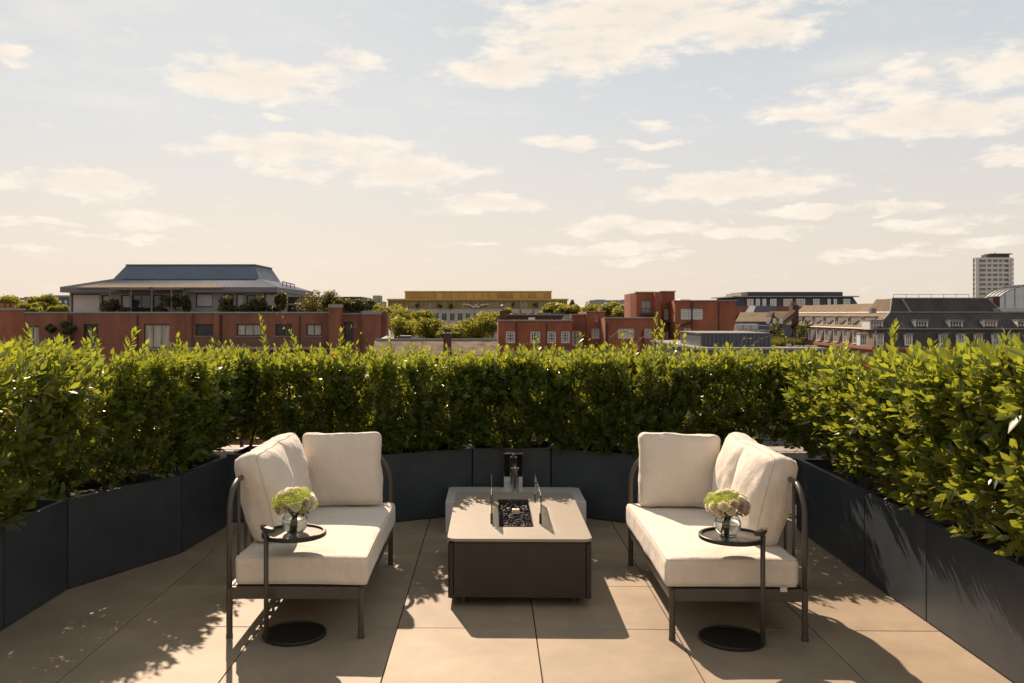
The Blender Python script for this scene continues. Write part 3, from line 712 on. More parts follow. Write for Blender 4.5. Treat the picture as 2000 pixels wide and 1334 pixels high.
# ------------------------------------------------------------------ vases and bouquets
M_rose = leaf_mat('cream_petal', (0.76,0.71,0.58), (0.88,0.84,0.72), (0.96,0.90,0.70), False, .6, .5); M_blush = leaf_mat('blush_petal', (0.66,0.55,0.44), (0.78,0.68,0.56), (0.92,0.78,0.60), False, .6, .5)
M_vib = leaf_mat('viburnum_green', (0.36,0.46,0.07), (0.55,0.62,0.13), (0.72,0.78,0.12), False, .6, .45); M_stemg = mat('flower_stem', (0.05,0.085,0.02), .5, var=.2, vscale=50)
M_fleaf = mat('flower_leaf', (0.03,0.055,0.014), .45, var=.2, vscale=40)
def petal_rose(seed):
    rng = random.Random(seed); m = MB()
    for ring, (n, rr, tilt, sz) in enumerate([(3,.08,.15,.55),(4,.18,.35,.68),(5,.30,.62,.82),(6,.42,.95,.95)]):
        for k in range(n):
            q = 2*math.pi*(k+.5*ring)/n+rng.uniform(-.15,.15); e = Vector((math.cos(q), math.sin(q), 0)); s = Vector((-e.y, e.x, 0))
            vs = []
            for v in range(4):
                for u in range(4):
                    uu = (u/3-.5)*2; vv = v/3; wv = sz*(.35+.65*math.sin(vv*2.2+.35))*.55
                    out = rr*.5+math.sin(tilt)*vv*.75+.10*vv**3; up = math.cos(tilt)*vv*.95-.12*max(0,vv-.7)
                    p = e*(out-.28*uu*uu*(1-.3*vv))+s*uu*wv+Z3*(up-.25+rng.uniform(-.02,.02)); vs.append(p)
            m.add(vs, [(v*4+u, v*4+u+1, (v+1)*4+u+1, (v+1)*4+u) for v in range(3) for u in range(3)])
    m.lathe([(0,-.35),(.20,-.25),(.30,0),(.27,.3),(.16,.52),(0,.60)], (0,0,0), 10)
    return m
def vib_ball(seed):
    rng = random.Random(seed); m = MB(); n = 90
    for i in range(n):
        z = 1-2*(i+.5)/n; q = i*2.39996; r = math.sqrt(1-z*z); d = Vector((r*math.cos(q), r*math.sin(q), z)); k = rng.uniform(.82, 1.06)
        a = d.orthogonal().normalized(); b = d.cross(a); rot = rng.uniform(0, 6); s = .17
        for j in range(4):
            th = rot+j*math.pi/2; e = a*math.cos(th)+b*math.sin(th); f = a*math.cos(th+.78)+b*math.sin(th+.78); g_ = a*math.cos(th-.78)+b*math.sin(th-.78)
            m.add([d*k, d*k+g_*s*.62+d*.03, d*k+e*s+d*.05, d*k+f*s*.62+d*.03], [(0,1,2,3)])
    return m
ROSES = []
def flowers(c, label_b, label_v, seed, blush):
    rng = random.Random(seed); x, y, z = c
    v = thing('glass_vase', label_v, 'vase', c, 'round glass vases with flowers')
    prof = []
    R = .069
    for k in range(19):
        q = math.radians(-62+k*(118/18)); prof.append((R*math.cos(q), .0605+R*math.sin(q)))
    top_r, top_z = prof[-1]; prof = [(0, 0.0)]+prof+[(top_r+.001, top_z+.008)]
    inn = [(max(0, r-.0028), zz+(.004 if zz < .01 else 0)) for r, zz in prof][::-1]; inn[-1] = (0, .005)
    m = MB(); m.lathe(prof+[(top_r-.0005, top_z+.0085)]+inn[0:], c, 40); m.build('bowl', M_glass, v, smooth=True)
    m = MB(); wp = [(0,.0058)]+[(max(.001, r-.0036), max(zz, .0058)) for r, zz in prof[1:] if zz < .083]; wp += [(0, wp[-1][1])]
    m.lathe(wp, c, 40); m.build('water', M_water, v, smooth=True)
    b = thing('bouquet', label_b, 'flowers', (x, y, z+.012), 'cream and green bouquets')
    o = origin(b)
    heads = []; N = 38
    for i in range(N):
        q = i*2.39996+seed; u = (i+.5)/N; th = math.acos(1-1.30*u)
        d = Vector((math.sin(th)*math.cos(q), math.sin(th)*math.sin(q), math.cos(th)*.82)); heads.append((Vector((x,y,z+.156))+Vector((d.x*.098, d.y*.098, d.z*.080)), d))
    for i, (p, d) in enumerate(heads):
        kind = 'vib' if i % 5 in (1, 4) or rng.random() < .08 else 'rose'
        s = rng.uniform(.027, .034)
        mb = petal_rose(seed*50+i) if kind == 'rose' else vib_ball(seed*50+i)
        if kind == 'vib': s *= .92
        else: s *= 1.05
        Mr = d.to_track_quat('Z', 'Y').to_matrix()
        mb.v = [tuple(p+Mr @ (Vector(q_)*s)) for q_ in mb.v]
        hd = mb.build('rose' if kind == 'rose' else 'viburnum', (M_blush if (blush and rng.random() < .22) else M_rose) if kind == 'rose' else M_vib, b, smooth=True)
        st = MB(); foot = Vector((x-.012+rng.uniform(-.016,.016), y+rng.uniform(-.016,.016), z+.010)); mid = Vector((x+(p.x-x)*.16, y+(p.y-y)*.16, z+.095))
        if i % 2 == 0: st.tube([foot, mid, p], .0024, 6); st.build('stem', M_stemg, b, smooth=True)
    for i in range(9):
        q = i*.7+rng.uniform(-.2,.2); st = Vector((x+.040*math.cos(q), y+.040*math.sin(q), z+.122)); dr = Vector((math.cos(q), math.sin(q), rng.uniform(-.8,.1))).normalized()
        blades = MB(); sdv = dr.cross(Z3).normalized(); nv = sdv.cross(dr); sz = rng.uniform(.04,.06)
        blades.add([st+(sdv*a[0]*1.7+dr*a[1]+nv*a[2])*sz for a in LEAF_V], LEAF_F); blades.build('leaf', M_fleaf, b, smooth=True)
ZT += .001
flowers((-1.040, 4.600, ZT), 'rounded bouquet of cream roses and green blooms over left sofa', 'clear round glass vase on the left side table', 3, False)
flowers((1.240, 4.585, ZT), 'rounded bouquet of blush and cream roses with green blooms over right sofa', 'clear round glass vase on the right side table', 8, True)

# ------------------------------------------------------------------ fire table
def rounded_rect(x0, x1, y0, y1, r, n=6):
    pts = []
    for cx_, cy_, a in ((x1-r, y0+r, -90), (x1-r, y1-r, 0), (x0+r, y1-r, 90), (x0+r, y0+r, 180)):
        for k in range(n+1):
            q = math.radians(a+90*k/n); pts.append((cx_+r*math.cos(q), cy_+r*math.sin(q)))
    return pts
def fire_table():
    x0, x1, y0, y1 = -.256, .588, 5.05, 6.385; zt = .40
    t = thing('fire_table', 'low dark fire table with pale top and glass wind guards', 'fire table', ((x0+x1)/2, (y0+y1)/2, 0))
    bx0, bx1, by0, by1 = .048, .262, 5.335, 6.14      # burner opening
    # top slab with opening
    m = MB(); outer = rounded_rect(x0, x1, y0, y1, .05); n = len(outer); h = n//4
    inn = [(bx1,by0),(bx1,by1),(bx0,by1),(bx0,by0)]
    for z in (zt-.016, zt):
        m.v += [(p[0],p[1],z) for p in outer]+[(p[0],p[1],z) for p in inn]
    T = n+4
    for lv in (0, 1):
        o = lv*T
        for s in range(4):
            for k in range(h-1): m.f.append((o+s*h+k, o+s*h+k+1, o+n+s))
            m.f.append((o+s*h+h-1, o+((s+1)*h) % n, o+n+(s+1) % 4, o+n+s))
    for k in range(n): m.f.append((k, (k+1) % n, T+(k+1) % n, T+k))
    for k in range(4): m.f.append((n+k, n+(k+1) % 4, T+n+(k+1) % 4, T+n+k))
    m.build('tabletop', M_ttop, t)
    m = MB(); o1 = rounded_rect(x0+.012, x1-.012, y0+.012, y1-.012, .045); o2 = rounded_rect(x0+.042, x1-.042, y0+.042, y1-.042, .02)
    for k in range(len(o1)): j = (k+1) % len(o1); m.prism([o1[k], o1[j], o2[j], o2[k]], zt-.030, zt-.0165)
    m.build('top_frame', M_black, t)
    # body: front/back panels between rounded corner sides
    zb = .055
    m = MB(); m.box(x0+.038, x1-.038, y0+.010, y0+.034, zb, zt-.0305); m.build('front_panel', M_tbody, t, bevel=.003)
    m = MB(); m.box(x0+.038, x1-.038, y1-.034, y1-.010, zb, zt-.0305); m.build('back_panel', M_tbody, t, bevel=.003)
    for s in (-1, 1):
        xs = x0 if s < 0 else x1
        pl = []
        for k in range(7):
            q = math.radians(15*k); pl.append((xs-s*(.034)+s*.030*math.sin(q), y0+.034-.028*math.cos(q)))
        for k in range(7):
            q = math.radians(90+15*k); pl.append((xs-s*(.034)+s*.030*math.sin(q), y1-.034-.028*math.cos(q)))
        m = MB(); m.prism(pl, zb-.004, zt-.0305); m.build('side_panel', M_tbody, t)
    for x in (-.165, .49):
        for y in (5.165, 6.27):
            m = MB(); m.lathe([(.016,0),(.016,.056)], (x,y,.0005), 16); m.build('foot', M_frame, t)
    # burner tray
    m = MB(); m.box(bx0+.001, bx1-.001, by0+.001, by1-.001, zt-.075, zt-.07); bt = m.build('burner_tray', M_steel, t)
    m = MB()
    for (a,b_,c_,d_) in ((bx0+.001,bx0+.004,by0+.001,by1-.001),(bx1-.004,bx1-.001,by0+.001,by1-.001),(bx0+.0042,bx1-.0042,by0+.001,by0+.004),(bx0+.0042,bx1-.0042,by1-.004,by1-.001)):
        m.box(a,b_,c_,d_,zt-.0698,zt-.001)
    m.build('tray_wall', M_steel, bt)
    # stones
    rng = random.Random(4); m = MB()
    base = [Vector(v) for v in ((0,0,1),(.89,0,.45),(.28,.85,.45),(-.72,.53,.45),(-.72,-.53,.45),(.28,-.85,.45),(.72,.53,-.45),(-.28,.85,-.45),(-.89,0,-.45),(-.28,-.85,-.45),(.72,-.53,-.45),(0,0,-1))]
    fs = [(0,1,2),(0,2,3),(0,3,4),(0,4,5),(0,5,1),(1,6,2),(2,7,3),(3,8,4),(4,9,5),(5,10,1),(6,7,2),(7,8,3),(8,9,4),(9,10,5),(10,6,1),(11,7,6),(11,8,7),(11,9,8),(11,10,9),(11,6,10)]
    for i in range(1500):
        p = Vector((rng.uniform(bx0+.014, bx1-.014), rng.uniform(by0+.014, by1-.014), zt-.058+rng.uniform(0,.045)*rng.random()**.3)); s = rng.uniform(.007, .0135)
        R = Matrix.Rotation(rng.uniform(0,6), 3, 'X') @ Matrix.Rotation(rng.uniform(0,6), 3, 'Z'); sc = Vector((rng.uniform(.7,1.3), rng.uniform(.6,1.1), rng.uniform(.5,1)))
        m.add([p+R @ Vector((v.x*sc.x*rng.uniform(.85,1.1), v.y*sc.y, v.z*sc.z))*s for v in base], fs)
    tag(m.build('fire_stones', M_stone, t), kind='stuff')
    m = MB(); m.box(.140,.188,5.755,5.80,zt-.02,zt+.012); ig = m.build('igniter_housing', M_pale, t, bevel=.004)
    m = MB(); m.lathe([(.004,0),(.004,.003)], (.164,5.775,zt+.012), 10); m.build('igniter_pin', M_black, ig)
    # wind guards
    for gx in (.003, .307):
        m = MB(); m.box(gx-.003, gx+.003, 5.375, 6.095, zt+.008, zt+.185); gl = m.build('wind_guard', M_sheet, t)
        for yy in (5.43, 6.04):
            m = MB(); m.box(gx-.008, gx-.0034, yy-.012, yy+.012, zt+.0005, zt+.062); m.box(gx+.0034, gx+.008, yy-.012, yy+.012, zt+.0005, zt+.062); m.build('clamp', M_frame, gl)
fire_table()
def plinth():
    p = MB(); p.box(-.355, .738, 6.76, 7.345, .001, .248)
    o = p.build('white_plinth', M_white, bevel=.004); tag(o, 'low white rectangular plinth between fire table and rear planter', 'plinth')
    b = thing('mirrored_box', 'mirror polished steel box standing on the white plinth', 'steel box', (.185, 7.31, .249))
    m = MB(); m.box(.107, .263, 7.285, 7.343, .249, .538); m.build('cover', M_mirror, b, bevel=.002)
    m = MB(); m.box(.103, .267, 7.280, 7.3445, .5385, .543); m.build('lid', M_steel, b, bevel=.001)
    s = thing('steel_post', 'short round brushed steel post in front of the mirrored box', 'post', (.192, 7.02, .249))
    m = MB(); m.lathe([(.040,0),(.040,.008),(.029,.0085),(.029,.195)], (.192,7.02,.249), 28); m.build('pipe', M_steel, s, bevel=.001)
    m = MB(); m.lathe([(.034,.1952),(.034,.214),(.018,.2142),(.012,.226),(.012,.24)], (.192,7.02,.249), 28); m.build('cap', M_steel, s)
    for k in range(8):
        q = k*math.pi/4; m = MB(); m.lathe([(.0045,0),(.0045,.006)], (.192+.0265*math.cos(q), 7.02+.0265*math.sin(q), .4633), 6); m.build('bolt', M_steel, s)
    m = MB(); m.tube([(.165,7.02,.455),(.140,7.01,.452),(.125,7.0,.462),(.123,7.0,.478),(.132,7.0,.490)], .003, 6); m.build('cable', M_black, s, smooth=True)
plinth()

# ================================================================== THE CITY BEYOND
M_brickA = mat('warm_red_brick', (0.235,0.092,0.056), .85, var=.24, vscale=.9, stretch=(1,1,.35), bump=.3, bscale=8, detail=8)
M_brickB = mat('orange_red_brick', (0.285,0.090,0.045), .85, var=.24, vscale=.9, stretch=(1,1,.4), detail=8)
M_brickD = mat('dark_brick', (0.085,0.04,0.028), .9, var=.2, vscale=1.5)
M_coping = mat('grey_coping', (0.30,0.27,0.24), .7, var=.12, vscale=2)
M_render = mat('grey_render', (0.33,0.31,0.285), .8, var=.08, vscale=1)
M_zinc = mat('blue_zinc_roof', (0.075,0.095,0.13), .8, metal=0.0, spec=.04, var=.15, vscale=.6)
M_zincu = mat('upper_zinc_roof', (0.115,0.15,0.20), .4, var=.12, vscale=.6, spec=.5)  # sky reflection on the upper slope put into a lighter blue
M_zincl = mat('sky_sheen_zinc_roof', (0.20,0.155,0.115), .9, metal=0.0, spec=.04, var=.1, vscale=.6)  # cream reflection of the sky on zinc, put into the base colour
M_fascia = mat('fascia_grey', (0.16,0.155,0.16), .6)
M_pane = mat('window_glass', (0.035,0.04,0.045), .06, spec=.8, var=.5, vscale=.9)
M_blind = mat('pale_blind', (0.55,0.50,0.45), .7, var=.05, vscale=1)
M_curtain = mat('curtain', (0.42,0.37,0.30), .8, var=.35, vscale=2.5, stretch=(2.5,2.5,.2))
M_dkfr = mat('dark_window_frame', (0.03,0.026,0.024), .5); M_whfr = mat('white_window_frame', (0.72,0.69,0.64), .55)
M_gold = mat('gold_glass_cladding', (0.36,0.20,0.05), .35, metal=.55, var=.25, vscale=.15)
M_goldfin = mat('gold_fin', (0.45,0.30,0.10), .45, metal=.3)
M_portland = mat('portland_stone', (0.50,0.45,0.39), .8, var=.08, vscale=.5)
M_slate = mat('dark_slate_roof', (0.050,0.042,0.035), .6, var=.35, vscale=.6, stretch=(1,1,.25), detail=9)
M_slatet = mat('tan_and_sunlit_slate', (0.165,0.12,0.075), .85, spec=.15, var=.18, vscale=.5, detail=8)  # mansard side slopes: sunlight put into the tan; party roofs plainly tan
M_slateb = mat('blue_black_slate', (0.045,0.045,0.055), .6, var=.2, vscale=.3)
M_mottle = mat('mottled_tile_roof', (0.085,0.062,0.045), .9, spec=.1, col2=(0.25,0.185,0.125), vscale=1.6, detail=10)
M_greymet = mat('corrugated_grey_metal', (0.10,0.10,0.115), .5, metal=.2, var=.08, vscale=1)
M_duct = mat('galvanised_duct', (0.34,0.32,0.30), .35, metal=.6, var=.1, vscale=1)
M_lead = mat('lead_flashing', (0.20,0.185,0.17), .5, var=.1, vscale=2)
M_hazetower = mat('hazed_tower_concrete', (0.66,0.60,0.53), .8, var=.05, vscale=.1)  # concrete lightened so its colour carries the distance haze
M_vault = mat('pale_glazed_vault', (0.55,0.57,0.56), .2, spec=.6, var=.05, vscale=.5)

def facade(mb, F, a0, a1, b0, b1, holes, reveal=.22):
    o, u, n = F
    as_ = sorted({a0, a1}|{h[0] for h in holes}|{h[1] for h in holes}); bs = sorted({b0, b1}|{h[2] for h in holes}|{h[3] for h in holes})
    as_ = [a for a in as_ if a0-1e-6 <= a <= a1+1e-6]; bs = [b for b in bs if b0-1e-6 <= b <= b1+1e-6]
    def P(a, b, c=0): return o+u*a+Z3*b+n*c
    for i in range(len(as_)-1):
        for j in range(len(bs)-1):
            ca, cb = (as_[i]+as_[i+1])/2, (bs[j]+bs[j+1])/2
            if any(h[0] < ca < h[1] and h[2] < cb < h[3] for h in holes): continue
            mb.add([P(as_[i],bs[j]), P(as_[i+1],bs[j]), P(as_[i+1],bs[j+1]), P(as_[i],bs[j+1])], [(0,1,2,3)])
    for h in holes:
        A, B, C, D = h[:4]
        for (p, q) in (((A,C),(B,C)),((B,C),(B,D)),((B,D),(A,D)),((A,D),(A,C))):
            mb.add([P(*p), P(*q), P(*q,-reveal), P(*p,-reveal)], [(0,1,2,3)])
def window(parent, F, h, nx=2, ny=1, fw=.06, fm=None, pm=None, c=-.12, bars=None, name='window', proud=False):
    A, B, C, D = h[:4]; m = MB(); fm = fm or M_dkfr; bw = bars or fw*.6; d = .05
    m.lbox(F, A, A+fw, C, D, c-d, c); m.lbox(F, B-fw, B, C, D, c-d, c); m.lbox(F, A+fw, B-fw, C, C+fw, c-d, c); m.lbox(F, A+fw, B-fw, D-fw, D, c-d, c)
    for i in range(1, nx):
        x = A+(B-A)*i/nx; m.lbox(F, x-bw/2, x+bw/2, C+fw, D-fw, c-d, c-.004)
    for j in range(1, ny):
        z = C+(D-C)*j/ny; m.lbox(F, A+fw, B-fw, z-bw/2, z+bw/2, c-d, c-.008)
    w = m.build(name, fm, parent)
    p = MB(); p.lbox(F, A+fw*.5, B-fw*.5, C+fw*.5, D-fw*.5, c-.040, c-.030); p.build('pane', pm or M_pane, w)
    return w
def block(parent, F, a0, a1, b0, b1, depth, holes, m, name='wall', coping=None, ch=.12):
    """a wall with openings plus the volume behind it"""
    o, u, n = F; mb = MB(); facade(mb, F, a0, a1, b0, b1, holes)
    P = lambda a, b, c: o+u*a+Z3*b+n*c
    mb.add([P(a0,b0,0),P(a0,b1,0),P(a0,b1,-depth),P(a0,b0,-depth)], [(0,1,2,3)]); mb.add([P(a1,b0,0),P(a1,b1,0),P(a1,b1,-depth),P(a1,b0,-depth)], [(0,1,2,3)])
    mb.add([P(a0,b0,-depth),P(a1,b0,-depth),P(a1,b1,-depth),P(a0,b1,-depth)], [(0,1,2,3)]); mb.add([P(a0,b1,0),P(a1,b1,0),P(a1,b1,-depth),P(a0,b1,-depth)], [(0,1,2,3)])
    w = mb.build(name, m, parent)
    if coping:
        c = MB(); c.lbox(F, a0-.08, a1+.08, b1+.002, b1+ch, -.45, .10); c.build('coping', coping, parent)
    if holes:
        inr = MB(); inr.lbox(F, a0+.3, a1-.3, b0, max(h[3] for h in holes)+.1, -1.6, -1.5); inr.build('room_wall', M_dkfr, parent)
    return w

# ---- leafy things beyond
CARD_V = np.array([(-.5,0,0),(0,-.35,.1),(.5,0,0),(0,.5,.12)], float); CARD_F = [(0,1,2),(0,2,3)]
def leafy(name, label, c, rx, rz, group, m=None, n=2200, leaf=.42, seed=1, trunk=True, base=None, cat='tree', lobes=12, ry=None):
    rng = np.random.default_rng(seed); c = np.array(c, float); ry = ry or rx
    zb = base if base is not None else c[2]-rz-3
    t = thing(name, label, cat, (c[0], c[1], zb), group); org = np.array((c[0], c[1], zb))
    lc = unit(rng.normal(0, 1, (lobes,3)))*rng.uniform(.45, .78, (lobes,1)); lc[:,2] *= .9; lr = rng.uniform(.34, .50, lobes)
    k = rng.integers(0, lobes, n); d = unit(rng.normal(0, 1, (n,3))); rr = rng.uniform(.55, 1.05, (n,1))
    q = lc[k]+d*lr[k][:,None]*rr
    P = c+q*np.array((rx, ry, rz))
    nr = unit(d+rng.normal(0, .55, (n,3))); ax = unit(np.cross(nr, rng.normal(0, 1, (n,3))))
    blades_mesh('crown', P, ax, nr, leaf*rng.uniform(.6, 1.3, n), np.clip(rng.normal(.45, .22, n)+.18*(rng.uniform(size=lobes)-.5)[k], 0, 1), m or M_treeleaf, t, org, CARD_V, CARD_F)['kind'] = 'stuff'
    tm = MB(); r0 = max(.04, rx*.07)
    tm.tube([(c[0],c[1],zb),(c[0]+.05*rx,c[1],(zb+c[2])/2),(c[0],c[1],c[2]+rz*.3)], [r0, r0*.75, r0*.3], 7)
    for i in range(min(6, lobes)):
        e = c+lc[i]*np.array((rx, ry, rz))*.9; s0 = (c[0], c[1], zb+(c[2]-zb)*.6); tm.tube([s0, tuple((np.array(s0)+e)/2+np.array((0,0,.08*rz))), tuple(e)], [r0*.45, r0*.3, r0*.12], 5)
    tm.build('trunk', M_bark, t, smooth=True)
    return t

# ---- A: long red brick block with zinc-roofed penthouse (left)
def brick_block_left():
    Y = 80.0; F = facing(Y)
    b = thing('brick_apartment_block', 'long red brick apartment block with zinc roofed penthouse on the left', 'building', (at(340,612,Y)[0], Y, GZ))
    def R(x0,y0,x1,y1): return rect(x0,y0,x1,y1,Y)
    wins = [(50,637,76,697,2),(163,633,192,676,2),(281,633,332,680,3),(382,633,416,656,2),(462,633,511,656,3),(538,633,570,656,2),(598,633,628,656,2)]
    holes = [R(*w[:4]) for w in wins]
    L_, R_ = at(20,612,Y), at(652,612,Y)
    ztop = L_[2]
    block(b, F, L_[0], R_[0], GZ, ztop, 18, holes, M_brickA, 'wall', M_coping, .14)
    for k, px in enumerate((140, 268, 372, 432, 585)):
        q = R(px,616,px+1.6,700); m = MB(); m.lbox(F, q[0], q[1], GZ, q[3], .02, .12); m.build('downpipe', M_dkfr, b)
    for w, h in zip(wins, holes):
        wn_ = window(b, F, h, w[4], 1, .09, M_dkfr, random.choice([M_pane, M_pane, M_curtain]), c=-.16)
        m = MB(); m.lbox(F, h[0]-.1, h[1]+.1, h[2]-.12, h[2]-.002, -.1, .10); m.build('sill', M_coping, wn_)
    # shallow brick piers and a projecting bay
    for x0, x1 in ((127,134),(366,376),(420,430)):
        r = R(x0,613,x1,690); m = MB(); m.lbox(F, r[0], r[1], GZ, ztop-.02, .002, .30); m.build('pier', M_brickA, b)
    # chimney pier and right-hand wing
    r = R(648,601,670,690); m = MB(); m.lbox(F, r[0], r[1], GZ, r[3], .35, 1.4); ch = m.build('chimney', M_brickA, b)
    m = MB(); m.lbox(F, r[0]-.06, r[1]+.06, r[3]+.002, r[3]+.30, .29, 1.46); m.build('chimney_cap', M_coping, ch)
    hw = [rect(672,629,690,666,Y)]
    block(b, F, R_[0]+.01, at(706,612,Y)[0], GZ, ztop-.1, 3, hw, M_brickA, 'wing_wall', M_coping, .12)
    window(b, F, hw[0], 2, 1, .08, M_dkfr, c=-.16)
    pr = at(706,614,Y)[0]; pe = at(745,614,Y)[0]; rad = (pe-pr)/2
    poly = [(pr+rad-rad*math.cos(k*math.pi/10), Y-.3-rad*math.sin(k*math.pi/10)*.9) for k in range(11)]+[(pe, Y+1.5), (pr+.01, Y+1.5)]
    m = MB(); m.prism(poly, GZ, ztop-.1); m.build('rounded_bay', M_brickA, b)
    m = MB(); m.prism([(p[0], p[1]-.08) for p in poly], ztop-.098, ztop+.2); m.build('bay_coping', M_coping, b)
    m = MB(); m.box(pe+.01, at(755,612,Y)[0], Y+.2, Y+1.6, GZ, ztop+.1); m.build('end_pier', M_brickA, b)
    # balcony
    r = R(376,656,636,678); m = MB(); m.lbox(F, r[0], r[1], r[2]-.12, r[2]+.05, .002, 1.9); bal = m.build('balcony', M_coping, b)
    m = MB(); m.lbox(F, r[0], r[1], r[3]-.05, r[3], 1.82, 1.88); m.lbox(F, r[0], r[1], (r[2]+r[3])/2-.02, (r[2]+r[3])/2+.02, 1.83, 1.87)
    k = 0
    while r[0]+k*.16 < r[1]:
        x = r[0]+k*.16; m.lbox(F, x, x+.03, r[2]+.05, r[3]-.05, 1.835, 1.865); k += 1
    m.build('balustrade', mat('balcony_metal', (.11,.085,.07), .6), bal)
    m = MB(); r2 = R(376,656,380,678); m.lbox(F, r[0], r[0]+.9, r[2]-2.5, r[2]-.121, .002, 1.2); m.lbox(F, r[1]-.9, r[1], r[2]-2.5, r[2]-.121, .002, 1.2); m.build('corbel', M_brickA, bal)
    # recessed loggia on the left with planting
    r = R(92,632,150,690); m = MB(); m.lbox(F, r[0], r[1], r[2]+.9, r[2]+1.0, .01, .9); m.lbox(F, r[0], r[1], r[2]+1.6, r[2]+1.68, .8, .88)
    k = 0
    while r[0]+k*.2 < r[1]: m.lbox(F, r[0]+k*.2, r[0]+k*.2+.03, r[2]+1.0, r[2]+1.6, .82, .86); k += 1
    m.build('small_balcony', mat('balcony_metal', (.11,.085,.07), .6), b)
    # ---- penthouse
    Yp = 84.0; Fp = facing(Yp); p = b
    xl, xr = at(136,570,Yp)[0], at(543,570,Yp)[0]; ze = at(340,571,Yp)[2]; dp = 15.0
    pw = [(139,574,195,614,1,M_blind),(198,576,216,614,1,M_curtain),(236,576,254,614,1,M_blind),(256,575,294,612,2,M_pane),(298,576,318,614,1,M_pane),(340,576,350,606,1,M_blind),(382,573,415,600,1,M_blind),(436,575,456,612,1,M_pane),(461,574,477,608,1,M_blind),(481,576,500,612,1,M_pane),(516,573,541,612,1,M_blind)]
    ph = [rect(*w[:4], Yp) for w in pw]
    block(p, Fp, xl, xr, ztop-.6, ze, dp, ph, M_render, 'penthouse_wall')
    for w, h in zip(pw, ph): window(p, Fp, h, w[4], 1, .10, M_dkfr, w[5], c=-.14)
    m = MB(); x0, x1 = at(126,562,Yp)[0], at(546,562,Yp)[0]; zf = at(340,561,Yp-.9)[2]
    m.box(x0, x1, Yp-.9, Yp+dp+.9, ze-.02, zf); m.build('eave', M_fascia, p)
    Yi, Yt = Yp+3.2, Yp+4.6
    zi, zt = at(340,545,Yi)[2], at(340,518.5,Yt)[2]
    ri = (at(222,545,Yi)[0], at(506,545,Yi)[0], Yi, Yp+dp-3); rt = (at(248,518,Yt)[0], at(497,518,Yt)[0], Yt, Yp+dp-3.6)
    m = MB(); m.frustum((x0, x1, Yp-.9, Yp+dp+.9), zf+.003, ri, zi); m.build('lower_roof', M_zinc, p)
    m = MB(); m.frustum(ri, zi+.004, rt, zt); up = m.build('upper_roof', M_zincu, p)
    m = MB(); m.box(rt[0]-.1, rt[1]+.1, rt[2]-.1, rt[3]+.1, zt+.002, zt+.12); m.build('ridge_cap', M_fascia, up)
    def seams(q0, q1, q2, q3, n, par, sm=None):
        m = MB()
        for k in range(n+1):
            t = k/n; a = Vector(q0).lerp(Vector(q1), t); c = Vector(q3).lerp(Vector(q2), t); m.tube([a, c], .045, 4)
        m.build('standing_seams', sm or M_fascia, par)
    seams((ri[0],ri[2],zi),(ri[1],ri[2],zi),(rt[1],rt[2],zt),(rt[0],rt[2],zt), 38, up)
    seams((ri[1],ri[2],zi),(ri[1],ri[3],zi),(rt[1],rt[3],zt),(rt[1],rt[2],zt), 12, up)
    seams((x0,Yp-.9,zf),(x1,Yp-.9,zf),(ri[1],ri[2],zi),(ri[0],ri[2],zi), 50, up, M_zinc)
    # two lower canopies before the zinc slope, sky reflection painted as pale zinc
    for (a0, a1, b0, b1, nm) in ((150,300,225,312,'canopy_roof'),(290,436,320,405,'canopy_roof')):
        A, B = at(a0,561,Yp-1.1), at(a1,561,Yp-1.1); C, D = at(b1,547,Yi-.4), at(b0,547,Yi-.4)
        m = MB(); m.add([A, B, C, D, (A[0],A[1],A[2]-.12), (B[0],B[1],B[2]-.12)], [(0,1,2,3),(0,4,5,1)]); m.build(nm, M_zincl, p)
    # pergola
    a, c_ = at(212,566,Yp-2.6), at(350,566,Yp-2.6)
    m = MB(); m.box(a[0], c_[0], Yp-2.6, Yp-1.0, a[2], a[2]+.12)
    for px in (214,255,296,334): x = at(px,566,Yp-2.6)[0]; m.box(x-.06, x+.06, Yp-2.55, Yp-2.43, ztop-.5, a[2])
    m.build('pergola', mat('weathered_timber', (.20,.15,.11), .8, var=.2, vscale=3), p)
    # plant rail on the right of the roof
    m = MB(); q = [at(552,550,Yi+1), at(575,556,Yi+6)]
    m.tube([q[0], q[1]], .06, 5); m.tube([Vector(q[0])-Z3*.5, Vector(q[1])-Z3*.5], .04, 5)
    for t in (0,.33,.66,1): v = Vector(q[0]).lerp(Vector(q[1]), t); m.tube([v, v-Z3*.9], .05, 5)
    m.build('roof_rail', M_fascia, p)
    m = MB(); a = at(556,594,Yp); m.box(xr+.05, xr+6.0, Yp-.1, Yp+.1, a[2]-.06, a[2]+.06); m.build('handrail', M_coping, p); m = MB(); m.box(xr+.05, xr+7.5, Yp+4, Yp+11, ztop-.6, ze-.35); m.build('terrace_room', M_dkfr, p)
    # roof terrace planting
    sh = [(215,598,16,13,'spreading shrub under the pergola on the brick block'),(250,606,12,6,'low shrub by the pergola post on the brick block'),(333,588,16,12,'small silvery tree on the penthouse terrace'),(312,606,12,8,'low hedge below the small silvery tree'),(362,596,8,18,'tall clipped evergreen beside the square blind'),
          (446,596,15,16,'rounded bush left of the penthouse corner'),(488,598,14,16,'loose bush between two penthouse blinds'),(509,592,9,20,'climber on the penthouse wall'),(549,592,9,21,'climber at the penthouse corner'),(530,606,8,7,'ball shaped bush in a terrace pot'),
          (612,596,30,20,'big rounded bush at the end of the brick block terrace'),(646,587,16,18,'upright bush behind the brick chimney'),(692,600,14,10,'small bush on the low wing of the brick block'),(672,590,14,9,'sparse bush behind the low wing of the brick block'),(715,592,16,14,'tree top behind the rounded brick bay'),
          (100,640,9,8,'light bush on the small brick balcony'),(134,640,12,11,'dark clipped bush on the small brick balcony')]
